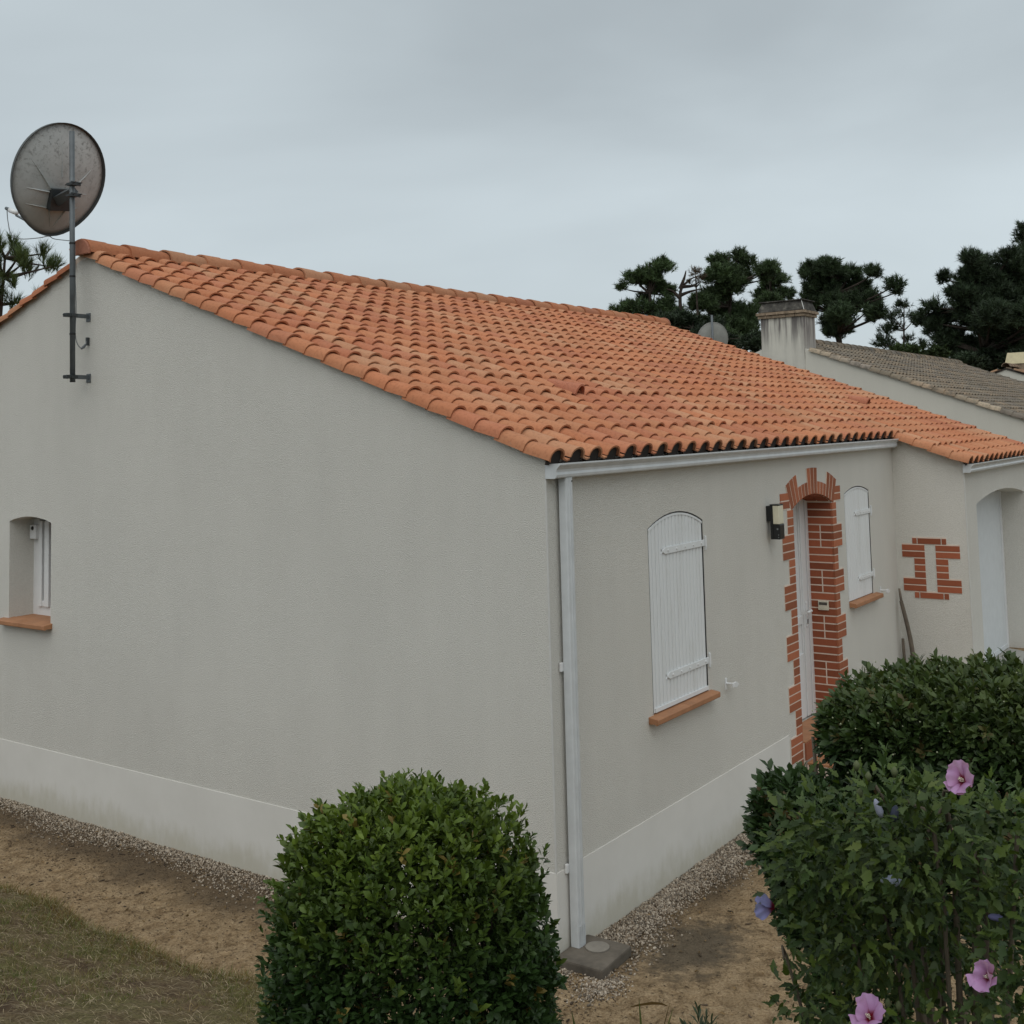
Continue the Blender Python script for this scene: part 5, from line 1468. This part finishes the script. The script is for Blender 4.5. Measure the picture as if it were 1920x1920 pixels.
def rand_frames(n):
    return frames(rng.normal(0, 1, (n, 3)), rng.normal(0, 1, (n, 3)))
def pebbles(x, y, name, label, size):
    n = len(x); s = size * rng.uniform(0.45, 1.0, n) ** 1.0 * np.where(rng.uniform(0, 1, n) < 0.12, 1.6, 1)
    z = sand_z(x, y) + s * 0.10 + rng.uniform(-0.002, 0.007, n)
    g_ = rng.uniform(0, 1, (n, 1)); T = np.array([0.20, 0.145, 0.095]) * (1 - g_) + np.array([0.50, 0.43, 0.345]) * g_
    dk = rng.uniform(0, 1, n) < 0.30; T[dk] *= 0.40
    V, F, T = scatter(ICO_V, ICO_F, np.stack([x, y, z], 1), rand_frames(n), np.stack([s, s * rng.uniform(0.6, 1, n), s * rng.uniform(0.55, 0.9, n)], 1), T)
    o = link(name, np_mesh(name, V, F, M['pebble'], T)); tag(o, label, 'gravel', kind='stuff')
n = 17000
gy_ = rng.uniform(-0.15, 9.0, n); gxx = -np.abs(rng.normal(0, 1, n)) * (0.13 + 0.04 * np.sin(gy_ * 3)) - 0.006
k = gxx > -0.55
pebbles(gxx[k], gy_[k], 'gable_gravel', 'brownish gravel strip along the foot of the gable wall', 0.0098)
n = 22000
fx_ = rng.uniform(-0.05, 5.2, n); fyy = -np.abs(rng.normal(0, 1, n)) ** 0.85 * (0.165 + 0.03 * np.sin(fx_ * 4)) - 0.008
k = (fyy > -0.50) & ~((fx_ < 0.33) & (fyy > -0.35)) & ~((fx_ > 3.97) & (fyy > -0.35))
ex = rng.normal(-0.12, 0.10, 800); ey = rng.normal(-0.38, 0.06, 800)
ex2 = rng.normal(-0.15, 0.06, 260); ey2 = rng.normal(-0.08, 0.14, 260); ex2 = np.minimum(ex2, -0.075)
pebbles(np.concatenate([fx_[k], ex, ex2]), np.concatenate([fyy[k], ey, ey2]), 'front_gravel', 'pale gravel strip along the foot of the front wall', 0.0102)
# dead twigs, bark crumbs and leaf litter on the sand
n = 15000
lx = np.concatenate([rng.uniform(-1.25, -0.05, n // 2), rng.uniform(-1.0, 3.5, n - n // 2)]); ly = np.concatenate([rng.uniform(-0.5, 7, n // 2), rng.uniform(-2.6, -0.05, n - n // 2)])
w_ = rng.uniform(0, 1, n) < np.where(ly > 0, np.clip(1.15 + lx * 0.75, 0.12, 1), np.clip(0.85 + ly * 0.7, 0.12, 1))
lx, ly = lx[w_], ly[w_]; n = len(lx)
s = rng.uniform(0.003, 0.013, n) * np.where(rng.uniform(0, 1, n) < 0.05, 2.6, 1)
az = rng.uniform(0, 6.28, n)
V, F, T = scatter(ICO_V, ICO_F, np.stack([lx, ly, sand_z(lx, ly) + 0.003], 1), frames(np.stack([np.cos(az), np.sin(az), rng.normal(0, 0.12, n)], 1), np.tile([[0, 0, 1.0]], (n, 1))), np.stack([s * 0.32, s, s * 0.2], 1), np.array([0.055, 0.038, 0.024]) * rng.uniform(0.5, 2.4, (n, 1)))
tag(link('ground_litter', np_mesh('ground_litter', V, F, M['pebble'], T)), 'dark crumbs and dead twigs scattered on the sand', 'litter', kind='stuff')
n = 420
lx = np.concatenate([rng.uniform(-1.15, -0.03, 240), rng.uniform(-0.6, 3.0, 180)]); ly = np.concatenate([rng.uniform(-0.4, 6.5, 240), rng.uniform(-1.8, -0.04, 180)])
az = rng.uniform(0, 6.28, n); s = rng.uniform(0.014, 0.036, n)
V, F, T = scatter(OVAL_V, OVAL_F, np.stack([lx, ly, sand_z(lx, ly) + 0.010], 1), frames(np.stack([np.cos(az), np.sin(az), rng.normal(0, 0.25, n)], 1), np.tile([[0, 0, 1.0]], (n, 1)) + rng.normal(0, 0.3, (n, 3))), np.stack([s, s, s * 2], 1), np.array([0.22, 0.145, 0.07]) * rng.uniform(0.4, 1.5, (n, 1)))
tag(link('fallen_leaves', np_mesh('fallen_leaves', V, F, M['blade'], T)), 'dry fallen leaves scattered over gravel and sand', 'leaves', kind='stuff')
# grass of the bank
def grass(nc, per, xr, yr, name, label):
    y = rng.uniform(*yr, nc); x = bank_edge(y) - rng.uniform(*xr, nc)
    patch = hnoise(x * 0.75 + 3, y * 0.7) + 0.6 * hnoise(x * 2.1, y * 1.8 + 4)
    edge = np.exp(-((bank_edge(y) - x) / 0.22) ** 2)
    kp_ = rng.uniform(0, 1, nc) < np.clip(0.20 + 1.3 * patch + 0.7 * edge, 0.03, 1)
    x, y, patch, edge = x[kp_], y[kp_], patch[kp_], edge[kp_]; nc = len(x)
    ct = np.clip(rng.normal(0.45 + 0.4 * patch, 0.28, nc), 0, 1); ch_ = rng.uniform(0.018, 0.075, nc) * (0.7 + 0.5 * edge)
    x, y, patch, edge, ct, ch_ = [np.repeat(q, per) for q in (x, y, patch, edge, ct, ch_)]; n = nc * per
    a = rng.uniform(0, 6.28, n); rr = np.abs(rng.normal(0, 0.016, n))
    x = x + rr * np.cos(a); y = y + rr * np.sin(a); z = bank_z(x, y) - 0.004
    lean = rng.uniform(0.1, 0.7, n) + rr * 30
    d = np.stack([np.cos(a) * lean, np.sin(a) * lean, np.ones(n)], 1); L_ = ch_ * rng.uniform(0.6, 1.3, n)
    tv_ = np.array([(-.5, 0, 0), (.5, 0, 0), (-.38, .55, .10), (.38, .55, .10), (0, 1, .34)]); tf_ = np.array([(0, 1, 3), (0, 3, 2), (2, 3, 4)])
    g_ = ct[:, None]
    T = np.array([0.33, 0.245, 0.135]) * (1 - g_) + np.array([0.125, 0.158, 0.043]) * g_
    rust = (rng.uniform(0, 1, n) < edge * 0.4)[:, None]; T = np.where(rust, np.array([0.19, 0.12, 0.038]), T)
    st_ = (rng.uniform(0, 1, n) < 0.07)[:, None]; T = np.where(st_, np.array([0.40, 0.33, 0.22]), T)
    V, F, T = scatter(tv_, tf_, np.stack([x, y, z], 1), frames(d, rng.normal(0, 1, (n, 3)) + np.array([0, 0, 0.2])), np.stack([rng.uniform(0.0018, 0.0038, n), L_, L_], 1), T * rng.uniform(0.65, 1.3, (n, 1)))
    tag(link(name, np_mesh(name, V, F, M['blade'], T)), label, 'grass', kind='stuff')
grass(17000, 9, (-0.03, 2.6), (-1.6, 5.2), 'bank_grass', 'short half-dry grass covering the bank')
# straw lying flat on the bank
n = 11000
x = -1.25 - rng.uniform(0, 2.5, n); y = rng.uniform(-1.2, 5, n); a = rng.uniform(0, 6.28, n); L_ = rng.uniform(0.03, 0.10, n)
tv_ = np.array([(-.5, 0, 0), (.5, 0, 0), (-.5, .5, .12), (.5, .5, .12), (0, 1, .02)]); tf_ = np.array([(0, 1, 3), (0, 3, 2), (2, 3, 4)])
V, F, T = scatter(tv_, tf_, np.stack([x, y, bank_z(x, y) + 0.012 + rng.uniform(0, 0.015, n)], 1), frames(np.stack([np.cos(a), np.sin(a), rng.normal(0, 0.15, n) - np.cos(a) * 0.3], 1), np.tile([[0.0, 0, 1]], (n, 1))), np.stack([np.full(n, 0.0026), L_, L_], 1), np.array([0.36, 0.29, 0.19]) * rng.uniform(0.35, 1.3, (n, 1)))
tag(link('straw', np_mesh('straw', V, F, M['blade'], T)), 'dry straw lying on the bank', 'straw', kind='stuff')

# ------------------------------------------------------------------ pines
def tufts(P, D, needles, ln, w, tint, spr=(10, 58)):
    """bottle-brush shoots of needles"""
    n = len(P); D = D / np.linalg.norm(D, axis=1, keepdims=True); A = perp(D); B = np.cross(D, A)
    Pn = np.repeat(P, needles, 0); Dn = np.repeat(D, needles, 0); An = np.repeat(A, needles, 0); Bn = np.repeat(B, needles, 0)
    m = n * needles; ph = rng.uniform(0, 6.28, m); sp = np.radians(rng.uniform(spr[0], spr[1], m)); t = rng.uniform(-0.9, 0.55, m)
    L_ = np.repeat(ln, needles) * rng.uniform(0.75, 1.15, m)
    d = Dn * np.cos(sp)[:, None] + (An * np.cos(ph)[:, None] + Bn * np.sin(ph)[:, None]) * np.sin(sp)[:, None]
    base = Pn + Dn * (t * L_)[:, None]
    side = np.cross(d, rng.normal(0, 1, (m, 3))); side /= np.linalg.norm(side, axis=1, keepdims=True)
    V = np.stack([base - side * w, base + side * w, base + d * L_[:, None]], 1).reshape(-1, 3)
    F = np.arange(3 * m).reshape(-1, 3)
    T = np.repeat(np.repeat(tint, needles, 0) * rng.uniform(0.7, 1.3, (m, 1)), 3, 0)
    return V, F, T
RIGHT = np.array([AR[0], AR[1], 0]) / math.hypot(AR[0], AR[1]); FWD = np.array([AF[0], AF[1], 0]) / math.hypot(AF[0], AF[1])
def pine(label, clumps, d, base_u, tuft_len, needles, w, col_, dens, trunk_r, gz=0.0, name='pine_tree', lean=0.0, dens_k=2.2, grow=1.08, upd=0.6, spr=(15, 70), tl=0.66):
    """clumps: (u, v, r) crown masses in photo pixels, put at distance d with a depth of their own"""
    k = d / FPX; tuft_len = tuft_len * tl
    b = at(base_u, 800, d); b[2] = gz
    t = empty(name, tuple(b)); tag(t, label, 'tree', 'pines behind the houses')
    cs = []
    for (u, v, r) in clumps:
        c = at(u, v, d); rm = r * k * grow
        c = c + FWD * rng.normal(0, 0.9 * rm + 0.5)
        cs.append((c, rm))
        if tl < 1 and rm > 0.5:
            for q_ in range(4):
                o_ = rng.normal(0, 1, 3); o_ /= np.linalg.norm(o_)
                cs.append((c + o_ * rm * np.array([0.95, 0.95, 0.75]), rm * rng.uniform(0.32, 0.55)))
    top = max(c[2] + r * 0.5 for c, r in cs)
    tops = [c for c, r in cs if c[2] + r > top - 1.5 * cs[0][1]]
    tipc = np.mean(tops, axis=0)
    axis = [np.array([b[0], b[1], gz - 0.2]), b * 0.55 + tipc * 0.45 + RIGHT * lean, np.array([tipc[0], tipc[1], top - 0.3])]
    axis[1][2] = gz + (top - gz) * 0.5
    pts = smooth_path(axis, 6)
    MB().tube(pts, np.linspace(trunk_r, trunk_r * 0.18, len(pts)), 8).build('trunk', M['bark'], t, smooth=True)
    lim = MB(); PP, DD, TT_, LL = [], [], [], []
    for c, rm in cs:
        hz_ = max(gz + 1.0, c[2] - rm * 1.6); j = min(range(len(pts)), key=lambda i: abs(pts[i].z - hz_)); p0 = np.array(pts[j])
        mid_ = p0 * 0.45 + c * 0.55 + np.array([0, 0, -0.25 * rm])
        lim.tube(smooth_path([p0, mid_, c + np.array([0, 0, -0.2 * rm])], 3), np.linspace(trunk_r * 0.30, trunk_r * 0.07, 7), 5)
        n = max(10, int(dens * dens_k * (rm / tuft_len) ** 2))
        dr = rng.normal(0, 1, (n, 3)); dr /= np.linalg.norm(dr, axis=1, keepdims=True); dr[:, 2] = np.where(dr[:, 2] < -0.7, -dr[:, 2] * 0.6, dr[:, 2])
        rr = rng.uniform(0.25, 1.0, n) ** 0.6 * rng.uniform(0.75, 1.25, n)
        P_ = c + dr * (rr * rm)[:, None] * np.array([1.05, 1.05, 0.82])
        for q in range(0, n, 3):
            lim.tube([tuple(c + np.array([0, 0, -0.2 * rm])), tuple(P_[q])], [trunk_r * 0.05, trunk_r * 0.022], 3, cap=False)
        PP.append(P_); DD.append(dr * 0.7 + np.array([0, 0, upd]) + rng.normal(0, 0.25, (n, 3)))
        TT_.append(np.tile(np.array(col_) * rng.uniform(0.75, 1.2), (n, 1)) * rng.uniform(0.55, 1.55, (n, 1))); LL.append(tuft_len * rng.uniform(0.7, 1.2, n))
    lim.build('limbs', M['bark'], t)
    V, F, T = tufts(np.concatenate(PP), np.concatenate(DD), int(needles * 1.5) if tl < 1 else needles, np.concatenate(LL), w * (0.8 if tl < 1 else 1), np.concatenate(TT_), spr)
    cr_ = link('crown', np_mesh('crown', V, F, M['needle'], T), t); cr_['kind'] = 'stuff'
    return t
def Z4(l): return [(1140 + u / 2.4615, 420 + v / 2.4615, r / 2.4615) for u, v, r in l]
DK = (0.060, 0.094, 0.038)
pine('slender pine left of the group, nearest the roof ridge', Z4([(245, 215, 42), (190, 245, 45), (120, 268, 45), (65, 292, 24), (285, 300, 40), (215, 300, 45), (165, 345, 32), (100, 405, 50), (230, 405, 62), (30, 415, 34), (290, 420, 50)]), 58, 1225, 0.34, 16, 0.020, DK, 9, 0.22)
pine('tall pine with rounded top left of the chimney', Z4([(525, 170, 44), (600, 150, 40), (655, 165, 40), (625, 210, 52), (560, 232, 52), (490, 250, 52), (685, 240, 44), (560, 300, 56), (480, 330, 56), (430, 385, 54), (560, 400, 80), (650, 410, 70), (640, 500, 70), (560, 480, 66), (450, 455, 50), (500, 540, 60)]), 60, 1372, 0.36, 16, 0.021, DK, 9, 0.26)
pine('thin dark pine standing directly behind the chimney', Z4([(740, 228, 44), (785, 260, 42), (828, 245, 30), (760, 310, 54), (820, 325, 42), (720, 380, 50), (800, 400, 50)]), 66, 1450, 0.36, 15, 0.022, DK, 8, 0.22)
pine('broad pine with leaning double trunk right of the chimney', Z4([(930, 222, 44), (1000, 205, 42), (1065, 222, 44), (1150, 212, 44), (1225, 225, 38), (1000, 280, 68), (1100, 292, 68), (1200, 292, 58), (1268, 300, 36), (1294, 325, 22), (950, 342, 52), (1060, 372, 60), (1170, 358, 50), (1235, 350, 26), (1000, 445, 52), (1100, 440, 60), (1185, 435, 42), (1060, 490, 46)]), 62, 1590, 0.38, 16, 0.022, (0.043, 0.068, 0.031), 9.5, 0.30)
pine('small light pine between the two large pines on the right', Z4([(1340, 375, 24), (1372, 372, 20), (1310, 430, 30), (1400, 430, 28), (1350, 462, 36), (1290, 490, 30), (1265, 545, 36), (1350, 545, 36), (1435, 520, 22), (1445, 560, 28)]), 55, 1690, 0.34, 14, 0.019, (0.034, 0.052, 0.026), 5.0, 0.12)
pine('massive dark pine at the right edge', Z4([(1600, 192, 38), (1682, 152, 34), (1750, 172, 44), (1570, 240, 34), (1640, 250, 54), (1740, 272, 72), (1830, 240, 60), (1600, 350, 60), (1500, 380, 36), (1468, 405, 20), (1560, 430, 54), (1680, 400, 80), (1800, 400, 84), (1520, 480, 44), (1600, 530, 64), (1720, 550, 74), (1640, 615, 46), (1760, 625, 60), (1480, 440, 30), (1660, 320, 66), (1760, 340, 74), (1850, 330, 70), (1870, 440, 70), (1780, 480, 76), (1640, 470, 66), (1840, 540, 66), (1690, 210, 50), (1800, 170, 46)]), 52, 1840, 0.36, 17, 0.020, (0.036, 0.056, 0.028), 10, 0.30)
pine('tallest pine, cut by the right edge of the picture', Z4([(1905, 60, 26), (1925, 20, 24), (1912, 128, 38), (1860, 185, 50), (1910, 280, 72), (1990, 200, 70), (1900, 420, 80), (2000, 380, 90), (1880, 550, 76), (1990, 540, 80), (1860, 630, 50), (1890, 220, 56), (1880, 340, 66), (1930, 480, 80), (1900, 620, 60)]), 54, 1935, 0.36, 17, 0.021, (0.037, 0.057, 0.028), 9, 0.32)
# half-dead pine with bare crooked limbs and a few brown tufts
t = pine('half-dead pine with bare crooked branches and brown tufts', Z4([(395, 232, 26), (420, 262, 24), (372, 270, 18)]), 57, 1285, 0.24, 10, 0.014, (0.085, 0.062, 0.035), 5, 0.16, lean=0.4)
for path in [[(335, 420), (332, 330), (345, 290), (380, 255), (420, 240)], [(335, 330), (380, 312), (430, 300)], [(333, 300), (352, 250), (360, 215)], [(345, 290), (395, 285), (425, 262)], [(330, 340), (300, 310), (270, 300)]]:
    pp_ = [at(1140 + u / 2.4615, 420 + v / 2.4615, 57) for u, v in path]; q_ = smooth_path(pp_, 3)
    MB().tube(q_, np.linspace(0.11, 0.022, len(q_)), 5).build('bare_limb', M['bark'], t)
# leafy tree tops behind, lower and greener
for lab, cl_ in (('dark thicket under the pines at the right edge', [(1600, 650, 44), (1690, 660, 46), (1780, 670, 44), (1860, 690, 44), (1940, 690, 50), (1900, 640, 50), (1820, 630, 50)]), ('bright green bush at the foot of the right-hand pines', [(1430, 592, 46), (1510, 605, 40), (1360, 590, 40), (1565, 615, 30)]), ('dark undergrowth between the chimney and the left pines', [(340, 470, 60), (440, 520, 60), (250, 480, 60), (560, 560, 60), (660, 560, 50), (380, 560, 60)])):
    pine(lab, Z4(cl_), 50, 1140 + cl_[0][0] / 2.4615, 0.30, 14, 0.035, (0.040, 0.062, 0.020) if 'bright' in lab else (0.026, 0.040, 0.02), 8, 0.10, name='understorey_tree')
# twigs of a tree peeping over the ridge
pine('top of a small tree just showing above the roof ridge', [(1068, 582, 8), (1052, 590, 7), (990, 588, 4), (1085, 590, 6), (962, 580, 3), (905, 572, 4)], 40, 1060, 0.10, 12, 0.012, (0.05, 0.07, 0.03), 5, 0.06, name='small_tree')
# the near pine on the left
Z1 = lambda l: [(u / 4, 200 + v / 4, r / 4) for u, v, r in l]
pine('pine with long upright needle tufts behind the gable on the left', Z1([(20, 1000, 45), (60, 1080, 55), (110, 1110, 45), (30, 1170, 70), (120, 1180, 55), (190, 1130, 38), (250, 1130, 40), (225, 1180, 45), (310, 1150, 38), (360, 1110, 30), (345, 1180, 36), (40, 1290, 70), (110, 1330, 45), (10, 1400, 70), (200, 1340, 24), (60, 1450, 50), (-80, 1100, 90), (-120, 1300, 110), (170, 1400, 22)]), 19, -40, 0.150, 46, 0.0036, (0.066, 0.098, 0.030), 12, 0.10, dens_k=1.0, grow=0.95, upd=1.5, spr=(6, 46), tl=1.0)
